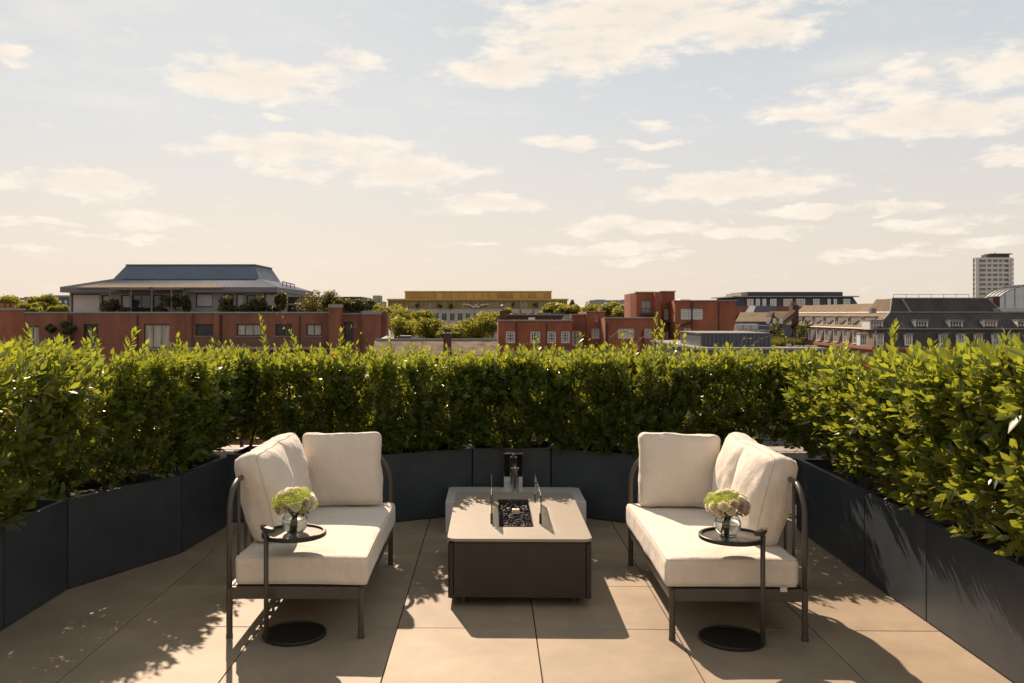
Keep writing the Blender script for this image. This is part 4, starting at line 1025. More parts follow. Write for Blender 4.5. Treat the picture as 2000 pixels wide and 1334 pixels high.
    for i, (px, py, rx, rz, lb) in enumerate(sh):
        Yy = 82.0 if py < 625 else 79.2
        c = at(px, py, Yy); k = Yy/FPX
        leafy('terrace_shrub', lb, c, rx*k*1.45, rz*k*1.3, 'planting on the brick block', M_shrubleaf, 1500, .17, 100+i, base=(ztop-.55 if py < 625 else c[2]-rz*k-.6), cat='shrub', lobes=9)
brick_block_left()
def far_left_pier():
    Y = 55; r = rect(-30,606,22,700,Y)
    t = thing('brick_chimney_stack', 'red brick chimney stack with clay pots at the left picture edge', 'chimney', ((r[0]+r[1])/2, Y, GZ))
    m = MB(); m.box(r[0], r[1], Y, Y+1.5, GZ, r[3]); m.build('stack', M_brickB, t)
    m = MB(); m.box(r[0]-.08, r[1]+.08, Y-.08, Y+1.58, r[3]+.002, r[3]+.14); m.build('cap', M_coping, t)
    for k in range(4):
        m = MB(); m.lathe([(.12,0),(.10,.30),(.12,.31)], (r[1]-.2-.36*k, Y+.6, r[3]+.142), 12); m.build('pot', mat('clay_pot', (.32,.12,.06), .8), t)
far_left_pier()

# ---- B: gold-topped embassy-like building
def gold_building():
    Y = 350.0; F = facing(Y)
    b = thing('gold_topped_building', 'long stone building with gold glass top storeys and spread eagle', 'building', (at(933,600,Y)[0], Y, GZ))
    def R(x0,y0,x1,y1): return rect(x0,y0,x1,y1,Y)
    r = rect(791,570,1077,585,Y+4); m = MB(); m.box(r[0], r[1], Y+4, Y+24, r[2]-1, r[3]); m.build('crown_storey', M_gold, b)
    m = MB(); m.box(r[0]-.3, r[1]+.3, Y+3.7, Y+24.3, r[3]+.01, r[3]+.35); m.build('crown_edge', M_goldfin, b)
    Fb = facing(Y+4); n = 19
    for k in range(n):
        w = (r[1]-r[0])/n; m = MB(); m.lbox(Fb, r[0]+k*w+.12, r[0]+(k+1)*w-.12, r[2], r[3]-.3, .01, .16)
        m.build('gold_panel', M_gold if k in (0,1,2,3,12,13,16,18) else mat('bright_gold_panel', (.52,.30,.075), .35, metal=.4, var=.2, vscale=.3), b)
    r = R(758,585,1108,603); wx = [(771,784),(804,813),(835,847),(864,872),(900,914),(952,962),(964,974),(988,1007),(1016,1030),(1052,1062),(1078,1092)]
    hl = [R(a,590,c,601) for a, c in wx]
    block(b, F, r[0], r[1], r[2], r[3], 26, hl, mat('dull_gold_cladding', (.30,.20,.075), .5, metal=.3, var=.15, vscale=.3), 'terrace_storey')
    for h in hl: window(b, F, h, 3, 1, .25, M_goldfin, mat('pale_far_glass', (.26,.27,.26), .15, spec=.7, var=.3, vscale=.3), c=-.12)
    m = MB(); m.lbox(F, r[0]-.4, r[1]+.4, r[3]-.35, r[3]+.3, -.3, 1.2); k = 0
    while r[0]+k*1.9 < r[1]: m.lbox(F, r[0]+k*1.9, r[0]+k*1.9+.22, r[2], r[3]-.35, .02, .9); k += 1
    m.build('fins', M_goldfin, b)
    x0, x1 = 783, 1100; step = 15.5; hs = []
    k = 0
    while x0+k*step+12 < x1:
        hs.append(R(x0+k*step+2, 611, x0+k*step+12.5, 627)); hs.append(R(x0+k*step+2, 634, x0+k*step+12.5, 650)); k += 1
    rr = R(780,603,1104,603); block(b, F, rr[0], rr[1], GZ, rr[2]-.02, 26, hs, M_portland, 'stone_wall')
    for h in hs: window(b, F, h, 2, 1, .22, M_portland, mat('green_far_glass', (.07,.085,.075), .12, spec=.7, var=.4, vscale=.5), c=-.12)
    m = MB(); k = 0
    while x0+k*step < x1:
        q = R(x0+k*step-1.2, 604, x0+k*step+.9, 629); m.lbox(F, q[0], q[1], q[2], q[3], .02, .5); k += 1
    m.build('mullions', M_portland, b)
    # eagle with spread wings
    m = MB(); c = Vector(at(929,596,Y-1.5)); s = Y/FPX
    for sx in (-1, 1):
        prof = [(0,0),(5,-2.0),(11,1.6),(18,2.6),(26,2.4)]; lower = [(26,.9),(18,.4),(11,-.8),(5,-5.0),(0,-4.5)]
        pts = [c+Vector((sx*x*s, 0, z*s)) for x, z in prof+lower]; bk = [p+Vector((0,.7,0)) for p in pts]; nn = len(pts)
        m.add(pts+bk, [tuple(range(nn)), tuple(range(2*nn-1, nn-1, -1))]+[(i, (i+1) % nn, nn+(i+1) % nn, nn+i) for i in range(nn)])
    m.tube([c+Vector((0,.3,-4.5*s)), c+Vector((0,.2,-1*s)), c+Vector((.2,-.1,1.0*s)), c+Vector((.8,-.3,1.6*s))], [.35,.6,.42,.12], 8)
    m.build('eagle_sculpture', mat('pale_gilt', (.60,.52,.36), .5, metal=.2), b)
    for i, (px, py) in enumerate([(815,596),(860,597),(880,598),(1003,595),(1046,595)]):
        c = at(px, py, Y-2); leafy('terrace_shrub', 'dark terrace shrub on the gold building, number %s from the left' % ('first','second','third','fourth','fifth')[i], c, 1.2, 1.1, 'shrubs on the gold building terrace', M_shrubleaf, 250, .35, 300+i, base=c[2]-1.6, cat='shrub', lobes=6)
gold_building()

# ---- C: low mottled roof and parasol in front of the trees
def low_roofs():
    Y = 60.0
    t = thing('low_tiled_house', 'low house roof of mottled brown tiles with dark chimney', 'building', (at(850,680,Y)[0], Y, GZ))
    a, b_ = at(722,690,Y), at(972,690,Y); zr = at(850,664,Y+3.2)[2]; ze = at(850,694,Y)[2]
    m = MB(); m.box(a[0], b_[0], Y+.3, Y+9, GZ, ze); m.build('wall', M_brickD, t)
    m = MB(); m.add([(a[0],Y-.2,ze-.2),(b_[0],Y-.2,ze-.2),(b_[0],Y+3.2,zr),(a[0],Y+3.2,zr),(b_[0],Y+6.6,ze-.2),(a[0],Y+6.6,ze-.2)], [(0,1,2,3),(3,2,4,5),(0,3,5),(1,4,2)]); rf = m.build('roof', M_mottle, t)
    m = MB(); m.tube([(a[0],Y+3.2,zr+.03),(b_[0],Y+3.2,zr+.03)], .09, 6); m.build('ridge', M_coping, rf)
    r = rect(866,652,881,692,Y+.6); m = MB(); m.box(r[0], r[1], Y+.6, Y+1.3, r[2]-.5, r[3]); ch = m.build('chimney', M_brickD, rf)
    m = MB(); m.box(r[0]-.06, r[1]+.06, Y+.54, Y+1.36, r[3]+.002, r[3]+.08); m.build('chimney_cap', M_coping, ch)
    for k in range(2): m = MB(); m.lathe([(.09,0),(.07,.28)], (r[0]+.13+.26*k, Y+.95, r[3]+.082), 10); m.build('chimney_pot', M_dkfr, ch)
    r = rect(780,656,802,664,Y+4.5); m = MB(); m.box(r[0], r[1], Y+4.5, Y+5.6, r[2]-.6, r[3]); m.build('roof_box', M_dkfr, t)
    Y2 = 64.0
    p = thing('parasol', 'pale parasol canopy beside the rounded brick bay', 'parasol', (at(757,664,Y2)[0], Y2, GZ))
    c = at(757,655,Y2); k = Y2/FPX; m = MB(); n = 8; ring = [(c[0]+26*k*math.cos(2*math.pi*i/n+.2), Y2+26*k*math.sin(2*math.pi*i/n+.2), c[2]-12*k) for i in range(n)]
    m.add([c]+ring+[(q[0],q[1],q[2]-.12) for q in ring], [(0,1+i,1+(i+1) % n) for i in range(n)]+[(1+i,1+n+i,1+n+(i+1) % n,1+(i+1) % n) for i in range(n)]); m.build('canopy', mat('parasol_cloth', (.55,.51,.45), .8), p)
    m = MB(); m.tube([(c[0],Y2,c[2]-3.0),(c[0],Y2,c[2]+.05)], .03, 6); m.build('pole', M_dkfr, p)
    m = MB(); q = rect(722,668,790,700,Y2-3); m.box(q[0]-1, q[1]-.2, Y2-2, Y2+4, GZ, c[2]-3.0)
    tag(m.build('flat_roof_block', M_coping), 'flat roofed block under the pale parasol', 'building'); p.location.z = c[2]-3.0
    for ch_ in p.children: ch_.location.z -= (c[2]-3.0)-GZ
low_roofs()

# ---- D: cluster of orange-red brick buildings in the middle
def brick_cluster():
    Y = 70.0
    def sash(par, F, q, nx=3, ny=4, pm=None): window(par, F, q, nx, ny, .11, M_whfr, pm or M_pane, c=-.08, bars=.05)
    F = facing(Y); R = lambda *a: rect(*a, Y)
    d1 = thing('brick_house_with_sashes', 'red brick building with row of white sash windows, centre', 'building', (at(1045,650,Y)[0], Y, GZ))
    hs = [R(988,647,1006,670),R(1036,647,1055,670),R(1069,647,1086,670),R(1096,647,1113,670),R(988,684,1006,706),R(1036,684,1055,706),R(1069,684,1086,706),R(1096,684,1113,706)]
    r = R(973,627,1118,627); block(d1, F, r[0], r[1], GZ, r[2], 9, hs, M_brickB, 'wall', M_coping, .10)
    for h in hs: sash(d1, F, h)
    q = rect(978,616,1112,627,Y+2.5); m = MB(); m.box(q[0], q[1], Y+2.5, Y+8, q[2]-.6, q[3]); rr = m.build('roof_storey', M_brickD, d1)
    q = rect(978,616,1112,618,Y+2.4); m = MB(); m.box(q[0]-.05, q[1]+.05, Y+2.4, Y+8.1, q[3]+.003, q[3]+.1); m.build('roof_edge', M_lead, rr)
    q = rect(1032,620,1045,626,Y+2.4); m = MB(); m.box(q[0], q[1], Y+2.4, Y+2.49, q[2], q[3]); m.build('roof_vent', M_whfr, rr)
    q = rect(1048,611,1070,616,Y+4); m = MB(); m.box(q[0], q[1], Y+4, Y+5.5, q[2]-.2, q[3]); m.build('roof_light', M_lead, rr)
    q = rect(1074,611,1100,616,Y+4.2); m = MB(); m.box(q[0], q[1], Y+4.2, Y+5.5, q[2]-.2, q[3]); m.build('plant_box', M_greymet, rr)
    for px, y0 in ((1016,604),(1041,604),(1094,606)): c = at(px,618,Y+3); m = MB(); m.tube([(c[0],Y+3,c[2]-.1),(c[0],Y+3,at(px,y0,Y+3)[2])], .05, 6); m.build('flue', M_dkfr, rr)
    q = rect(976,607,989,628,Y+1); m = MB(); m.box(q[0], q[1], Y+1, Y+1.9, q[2]-.5, q[3]); ch = m.build('chimney', M_brickD, d1)
    c = at(982,604,Y+1.4); m = MB(); m.lathe([(.10,-.25),(.10,.22),(.20,.24),(.20,.28),(.02,.42)], c, 12); m.build('cowl', M_lead, ch)
    q = rect(1098,616,1117,627,Y+.8); m = MB(); m.add([(q[0],Y+.8,q[2]-.2),(q[1],Y+.8,q[2]-.2),(q[1]-.15,Y+1.4,q[3]),(q[0]+.2,Y+1.4,q[3]),(q[1],Y+2.2,q[2]-.2),(q[0],Y+2.2,q[2]-.2)], [(0,1,2,3),(3,2,4,5),(0,3,5),(1,4,2)]); m.build('small_dormer', M_lead, d1)
    m = MB(); 
    for px in (1008,1067): q = R(px,630,px+1.4,700); m.lbox(F, q[0], q[1], GZ, q[3], .02, .1)
    m.build('drain_pipe', M_dkfr, d1)
    # D2 stair block
    Y2 = 72.0; F2 = facing(Y2); R2 = lambda *a: rect(*a, Y2)
    d2 = thing('brick_stair_block', 'red brick block with white door, left of the brick tower', 'building', (at(1150,640,Y2)[0], Y2, GZ))
    h2 = [R2(1118,646,1134,676)]; r = R2(1117,615,1146,615); block(d2, F2, r[0], r[1], GZ, r[2], 7, h2, M_brickB, 'wall', M_coping, .08); window(d2, F2, h2[0], 2, 1, .12, M_whfr, M_curtain, c=-.1, name='door')
    h3 = [R2(1154,641,1178,661),R2(1161,616,1165.5,620),R2(1161,622,1165.5,628)]; r = R2(1146.1,609,1182,609); block(d2, facing(Y2-.5), rect(1146.1,609,1182,609,Y2-.5)[0], rect(1146.1,609,1182,609,Y2-.5)[1], GZ, r[2], 7, h3, M_brickB, 'stair_wall', M_coping, .08)
    Fx = facing(Y2-.5); window(d2, Fx, h3[0], 5, 4, .08, M_whfr, M_curtain, c=-.1, bars=.04); window(d2, Fx, h3[1], 1, 1, .04, M_whfr, M_blind, c=-.1); window(d2, Fx, h3[2], 1, 1, .04, M_whfr, M_blind, c=-.1)
    # D3 lower front
    Y3_ = 68.0; F3 = facing(Y3_); R3 = lambda *a: rect(*a, Y3_)
    d3 = thing('brick_front_block', 'lower red brick block in front of the brick tower', 'building', (at(1230,650,Y3_)[0], Y3_, GZ))
    h = [R3(1207,642,1239,661),R3(1259,642,1273,660)]; r = R3(1182,622,1279,622); block(d3, F3, r[0], r[1], GZ, r[2], 4, h, M_brickB, 'wall', M_coping, .10)
    window(d3, F3, h[0], 8, 4, .07, M_whfr, M_curtain, c=-.08, bars=.045); window(d3, F3, h[1], 3, 4, .07, M_whfr, M_pane, c=-.08, bars=.045)
    m = MB(); q = R3(1184.5,630,1187,700); m.lbox(F3, q[0], q[1], GZ, q[3], .02, .12); q = R3(1254,645,1257,700); m.lbox(F3, q[0], q[1], GZ, q[3], .02, .12); m.build('drain_pipe', M_dkfr, d3)
    # tower
    Y4 = 72.5; F4 = facing(Y4); R4 = lambda *a: rect(*a, Y4)
    d4 = thing('brick_tower', 'tall red brick stair tower with grey double door', 'tower', (at(1275,600,Y4)[0], Y4, GZ))
    h = [R4(1252,585,1272,612)]; r = R4(1243,571.5,1279,571.5); block(d4, F4, r[0], r[1], GZ, r[2], 5, h, M_brickB, 'wall', M_coping, .08)
    window(d4, F4, h[0], 2, 1, .10, M_lead, mat('grey_door', (.33,.31,.31), .5, var=.1, vscale=2), c=-.15, name='double_door')
    q = R4(1250,603,1274,613); m = MB(); m.lbox(F4, q[0], q[1], q[2]-.1, q[2]+.05, .01, .9); k = 0
    while q[0]+k*.18 < q[1]: m.lbox(F4, q[0]+k*.18, q[0]+k*.18+.03, q[2]+.05, q[3], .84, .88); k += 1
    m.lbox(F4, q[0], q[1], q[3], q[3]+.05, .83, .89); m.build('small_balcony', M_dkfr, d4)
    a = at(1231,574,Y4+1.6); m = MB(); m.prism([(r[0]-.002,Y4),(r[0]-.002,Y4+4.9),(a[0],Y4+4.9),(a[0],Y4+1.6)], GZ, r[2]-.05); m.build('angled_wall', M_brickB, d4)
    q = rect(1279,570,1291,570,Y4-.7); m = MB(); m.box(q[0], q[1], Y4-.7, Y4+4.8, GZ, q[2]); m.build('pilaster', M_brickB, d4)
    F5 = facing(Y4+.6); R5 = lambda *a: rect(*a, Y4+.6); h = [R5(1298,604,1312,624),R5(1300,648,1312,662)]; r = R5(1291,570,1318,570); block(d4, F5, r[0]+.02, r[1], GZ, r[2], 4.2, h, M_brickB, 'recess_wall', M_coping, .08)
    for hh in h: window(d4, F5, hh, 4, 6, .08, M_whfr, M_pane, c=-.08, bars=.05)
    q = R5(1292,624,1317,700); m = MB(); m.lbox(F5, q[0], q[1], q[3]-.3, q[3]-.1, .02, .7); m.build('canopy', M_dkfr, d4)
    # D5 right wing
    Y6 = 70.5; F6 = facing(Y6); R6 = lambda *a: rect(*a, Y6)
    d5 = thing('brick_right_wing', 'plain red brick wing with two white grid windows, right of the tower', 'building', (at(1378,640,Y6)[0], Y6, GZ))
    h = [R6(1330,603,1350,624),R6(1353,603,1373,624),R6(1336,641,1351,660)]; r = R6(1318.5,588,1437,588); block(d5, F6, r[0], r[1], GZ, r[2], 8, h, M_brickB, 'wall', M_coping, .08)
    for hh in h[:2]: window(d5, F6, hh, 6, 4, .09, M_whfr, M_curtain, c=-.08, bars=.055)
    window(d5, F6, h[2], 3, 4, .08, M_whfr, M_pane, c=-.08, bars=.05)
    q = rect(1322,584,1362,588,Y6+2); m = MB(); m.frustum((q[0], q[1], Y6+2, Y6+5), q[2]-.1, (q[0]+.5, q[1]-.5, Y6+2.8, Y6+4.2), q[3]); m.build('skylight', M_lead, d5)
    m = MB(); q = R6(1350.5,590,1352.3,700); m.lbox(F6, q[0], q[1], GZ, q[3], .02, .12); q = R6(1403,592,1404.5,700); m.lbox(F6, q[0], q[1], GZ, q[3], .02, .1); m.build('drain_pipe', M_dkfr, d5)
    p0, p1 = Vector(at(1330,636,Y6-.1)), Vector(at(1352,628,Y6-.1)); m = MB(); m.tube([p0, p1], .06, 6); m.build('sloping_pipe', M_dkfr, d5)
brick_cluster()

# ---- E: dark slate block behind
def slate_block():
    Y = 160.0; F = facing(Y)
    b = thing('dark_slate_block', 'wide dark slate mansard block with white windows on the skyline', 'building', (at(1550,590,Y)[0], Y, GZ))
    r = rect(1446,570,1646,580,Y+3); m = MB(); m.box(r[0]+1.2, r[1], Y+3, Y+14, r[2]-1, r[3]); m.build('plant_storey', M_slateb, b)
    m = MB(); m.box(r[0], r[0]+1.19, Y+2.5, Y+13, r[2]-1, r[3]-.2); m.build('end_box', M_coping, b)
    r = rect(1434,580,1678,598,Y); m = MB(); m.frustum((r[0],r[1],Y,Y+16), r[2], (r[0]+.8,r[1]-.8,Y+.8,Y+15), r[3]); m.build('mansard', M_slateb, b)
    m = MB(); m.box(r[0]-.2, r[1]+.2, Y+.4, Y+16.2, r[3]+.004, r[3]+.2); m.build('parapet_edge', M_coping, b)
    wl = [(1459,1471),(1476,1484),(1489,1496),(1504,1516),(1530,1547),(1555,1572),(1588,1600),(1616,1622),(1628,1634),(1647,1660)]
    for a, c in wl: window(b, F, rect(a,584,c,598,Y), 3, 2, .16, M_whfr, mat('pale_far_glass2', (.40,.37,.33), .3, var=.2, vscale=.5), c=.12, name='dormer_window')
    m = MB(); m.box(r[0], r[1], Y+.02, Y+16, GZ, r[2]-.01); m.build('wall', M_brickA, b)
slate_block()

# ---- F: big mansard building on the right
def mansard_right():
    X0, X1, Y0, Y1 = 43.6, 80.0, 100.0, 141.0
    b = thing('brick_mansard_building', 'large dark slate mansard building with white dormers on the right', 'building', ((X0+X1)/2, (Y0+Y1)/2, GZ))
    F = facing(Y0); Fs = side(X0)
    ze = at(1760,677,Y0)[2]; z1 = at(1760,643.5,Y0+.5)[2]; z2 = at(1760,611,Y0+3.0)[2]; z3 = at(1760,583.5,Y0+4.2)[2]
    hb = [rect(1683+k*31.5, 690, 1697+k*31.5, 712, Y0) for k in range(13)]; hb = [h for h in hb if h[1] < X1-1]
    hs = [(Y0+1.2+k*3.0, Y0+2.4+k*3.0, ze-2.3, ze-.75) for k in range(13)]
    m = MB(); facade(m, F, X0, X1, GZ, ze-.35, hb); facade(m, Fs, Y0, Y1, GZ, ze-.35, hs); m.build('brick_wall', M_brickA, b)
    for h in hb: window(b, F, h, 3, 4, .12, M_whfr, M_pane, c=-.1, bars=.05)
    for h in hs: window(b, Fs, h, 2, 3, .14, M_whfr, M_pane, c=-.1, bars=.06)
    m = MB(); m.box(X0-.35, X1, Y0-.35, Y1, ze-.349, ze-.02); m.build('cornice', mat('brick_cornice', (.28,.12,.075), .8, var=.1, vscale=1), b)
    def tier(r0, z0, r1, z_, nm):
        m = MB(); (a,bx,c,d), (e,f,g_,h) = r0, r1
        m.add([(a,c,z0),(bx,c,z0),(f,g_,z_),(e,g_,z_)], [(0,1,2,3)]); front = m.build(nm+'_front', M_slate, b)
        m = MB(); m.add([(a,c,z0),(e,g_,z_),(e,h,z_),(a,d,z0)], [(0,1,2,3)]); m.build(nm+'_side', M_slatet, b)  # side slope coloured as sunlit, against the dark front
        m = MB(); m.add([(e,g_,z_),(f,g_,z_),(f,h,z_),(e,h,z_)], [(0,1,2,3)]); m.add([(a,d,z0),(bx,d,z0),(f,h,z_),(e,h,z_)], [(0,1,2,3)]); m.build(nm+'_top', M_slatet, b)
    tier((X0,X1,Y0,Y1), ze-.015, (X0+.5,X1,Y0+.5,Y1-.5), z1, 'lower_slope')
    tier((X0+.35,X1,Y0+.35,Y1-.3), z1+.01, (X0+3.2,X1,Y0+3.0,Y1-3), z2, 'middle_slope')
    ux1 = at(1956,611,Y0+3.2)[0]
    m = MB(); m.add([(X0+3.3,Y0+3.15,z2+.01),(ux1,Y0+3.15,z2+.01),(ux1-1.0,Y0+4.2,z3),(X0+4.0,Y0+4.2,z3)], [(0,1,2,3)]); m.build('upper_slope_front', M_slate, b)
    m = MB(); m.add([(X0+3.3,Y0+3.15,z2+.01),(X0+4.0,Y0+4.2,z3),(X0+4.0,Y0+8.5,z3),(X0+3.3,Y0+9.5,z2+.01)], [(0,1,2,3)]); m.build('upper_slope_side', M_slatet, b)
    m = MB(); m.add([(X0+4.0,Y0+4.2,z3),(ux1-1.0,Y0+4.2,z3),(ux1-1.0,Y0+8.5,z3),(X0+4.0,Y0+8.5,z3),(ux1,Y0+3.15,z2+.01),(ux1,Y0+9.5,z2+.01),(X0+3.3,Y0+9.5,z2+.01)], [(0,1,2,3),(1,4,5,2),(3,2,5,6)]); m.build('upper_slope_rear', M_slate, b)
    zb = z2+1.2
    m = MB(); m.add([(X0+3.6,Y0+10,z2+.01),(X0+4.6,Y0+10,zb),(X0+4.6,Y1-6,zb),(X0+3.6,Y1-5,z2+.01),(X0+9,Y0+10,zb),(X0+9,Y1-6,zb)], [(0,1,2,3),(1,4,5,2)]); m.build('rear_slope', M_slatet, b)
    # lead ridges and hips
    m = MB()
    for p, q in (((X0,Y0,ze),(X0+.5,Y0+.5,z1)),((X0+.35,Y0+.35,z1),(X0+3.2,Y0+3,z2)),((X0+3.3,Y0+3.15,z2),(X0+4,Y0+4.2,z3)),((X0+3.2,Y0+3,z2+.05),(X1,Y0+3,z2+.05)),((X0+.35,Y0+.35,z1+.05),(X1,Y0+.35,z1+.05)),((X0+4,Y0+4.2,z3+.04),(ux1-1,Y0+4.2,z3+.04)),((X0+.35,Y0+.35,z1+.03),(X0+.35,Y1-.3,z1+.03)),((X0+3.2,Y0+3,z2+.03),(X0+3.2,Y1-3,z2+.03)),((ux1-1,Y0+4.15,z3),(ux1,Y0+3.1,z2))):
        m.tube([p, q], .10, 6)
    m.build('lead_ridges', M_lead, b)
    a, c_ = at(1762,584,Y0+4.1), at(1779,611,Y0+3.1); m = MB(); m.tube([a, c_], .16, 6); m.build('fire_wall_coping', M_lead, b)
    # front dormers, each with a flat lid
    dm = [(1699,1724),(1787,1812),(1854,1880),(1921,1947),(1987,2012)]
    def dormer(F, a0, a1, b0, b1, depth, nx, lid=None):
        m = MB(); m.lbox(F, a0-.16, a1+.16, b1+.10, b1+.24, -depth, .30); d = m.build('dormer', lid or M_lead, b)
        m = MB(); m.lbox(F, a0-.12, a0, b0-.1, b1+.099, -depth, .02); m.lbox(F, a1, a1+.12, b0-.1, b1+.099, -depth, .02); m.lbox(F, a0, a1, b1, b1+.099, -depth, .02); m.lbox(F, a0, a1, b0-.1, b0, -depth, .02); m.build('cheeks', M_whfr, d)
        n = MB()
        for i in range(nx+1):
            x = a0+(a1-a0)*i/nx; n.lbox(F, x-.035, x+.035, b0, b1, -.10, -.02)
        n.lbox(F, a0, a1, (b0+b1)/2-.025, (b0+b1)/2+.025, -.10, -.03); n.build('glazing_bars', M_whfr, d)
        p = MB(); p.lbox(F, a0, a1, b0, b1, -.14, -.11); p.build('pane', random.choice([M_pane, mat('pinkish_pane', (.35,.20,.14), .3, var=.3, vscale=1.5)]), d)  # pane picked at random
    for x0, x1 in dm:
        Yd = Y0+.75; r = rect(x0,628.5,x1,642,Yd); dormer(facing(Yd), r[0]+.1, r[1]-.1, r[2], r[3], 2.2, 4)
    for x0 in (1680,1712,1768,1836,1870,1905,1939,1972):
        r = rect(x0,655,x0+13.5,673,Y0-.05); dormer(facing(Y0-.05), r[0]+.08, r[1]-.08, r[2], r[3], .9, 3)
    for k in range(8):
        y = Y0+4.5+k*4.0; dormer(side(X0+.95), y, y+1.15, z1+.25, z1+1.25, 1.9, 2, M_slatet)
    for k in range(1, 13):
        y = Y0+1.4+k*2.95; dormer(side(X0-.12), y, y+.95, ze+.25, z1-.42, .8, 2, M_slatet)
    for px in (1701,1940): r = rect(px,602,px+10,611,Y0+3.1); m = MB(); m.box(r[0], r[1], Y0+3.0, Y0+3.6, r[2], r[3]); m.build('roof_hatch', M_lead, b)
    r = rect(1920,579,1953,600,Y0+5.5); m = MB(); m.box(r[0]+1.2, r[1], Y0+5.5, Y0+7, r[2], r[3]); m.build('chimney', M_brickD, b)
    m = MB(); zz = z3+.55
    m.tube([(X0+5,Y0+6,zz),(X0+14,Y0+6,zz)], .03, 5)
    for k in range(7): m.tube([(X0+5+k*1.5,Y0+6,z3),(X0+5+k*1.5,Y0+6,zz)], .03, 5)
    m.build('roof_rail', M_lead, b)
mansard_right()

# ---- J: tan party-wall roofs between the brick wing and the mansard
def party_roofs():
    Y = 118.0
    b = thing('tan_roofed_terrace', 'terrace of weathered tan roofs with dividing parapet walls', 'building', (at(1480,630,Y)[0], Y, GZ))
    for i, (x0, x1, yt, yb, Yy) in enumerate([(1436,1504,610,628,Y),(1502,1545,608,634,Y+1.5)]):
        a, c_ = at(x0,yb,Yy), at(x1,yb,Yy); t0, t1 = at(x0+10,yt,Yy+5), at(x1+6,yt,Yy+5)
        m = MB(); m.add([a, c_, t1, t0, (t1[0],Yy+10,a[2]), (t0[0],Yy+10,a[2])], [(0,1,2,3),(3,2,4,5)]); m.build('roof_slope', M_slatet, b)
        m = MB(); m.box(a[0], c_[0]-.02, Yy+.1, Yy+10, GZ, a[2]-.02); m.build('wall', M_greymet, b)
    for p0, p1, Yy in (((1484,632),(1503,608),Y-.3),((1512,634),(1548,604),Y+1)):
        a = Vector(at(*p0, Yy)); c_ = Vector(at(*p1, Yy+5)); m = MB(); m.add([a, c_, c_+Vector((.7,0,0)), a+Vector((.7,0,0)), a-Z3*1.4, c_-Z3*1.8, c_+Vector((.7,0,-1.8)), a+Vector((.7,0,-1.4))], [(0,1,2,3),(0,4,5,1),(3,2,6,7),(0,3,7,4)]); m.build('party_wall', M_brickD, b)
    r = rect(1548,596,1560,612,Y+6); m = MB(); m.box(r[0], r[1], Y+6, Y+7.5, r[2]-2, r[3]); ch = m.build('chimney', M_brickD, b)
    for k in range(4): m = MB(); m.lathe([(.14,0),(.11,.5)], (r[0]+.12+k*.2, Y+6.7, r[3]), 8); m.build('chimney_pot', mat('clay_pot', (.32,.12,.06), .8), ch)
    r = rect(1466,597,1520,611,Y+7); m = MB(); m.frustum((r[0], r[1], Y+7, Y+12), r[2]-1, (r[0]+1.0, r[1]-.3, Y+7.8, Y+11), r[3]); m.build('roof_room', M_greymet, b)
    for k in range(3): r = rect(1497+k*13,622,1503+k*13,632,Y-.2); window(b, facing(Y-.2), r, 2, 2, .12, M_whfr, M_pane, c=0)
party_roofs()

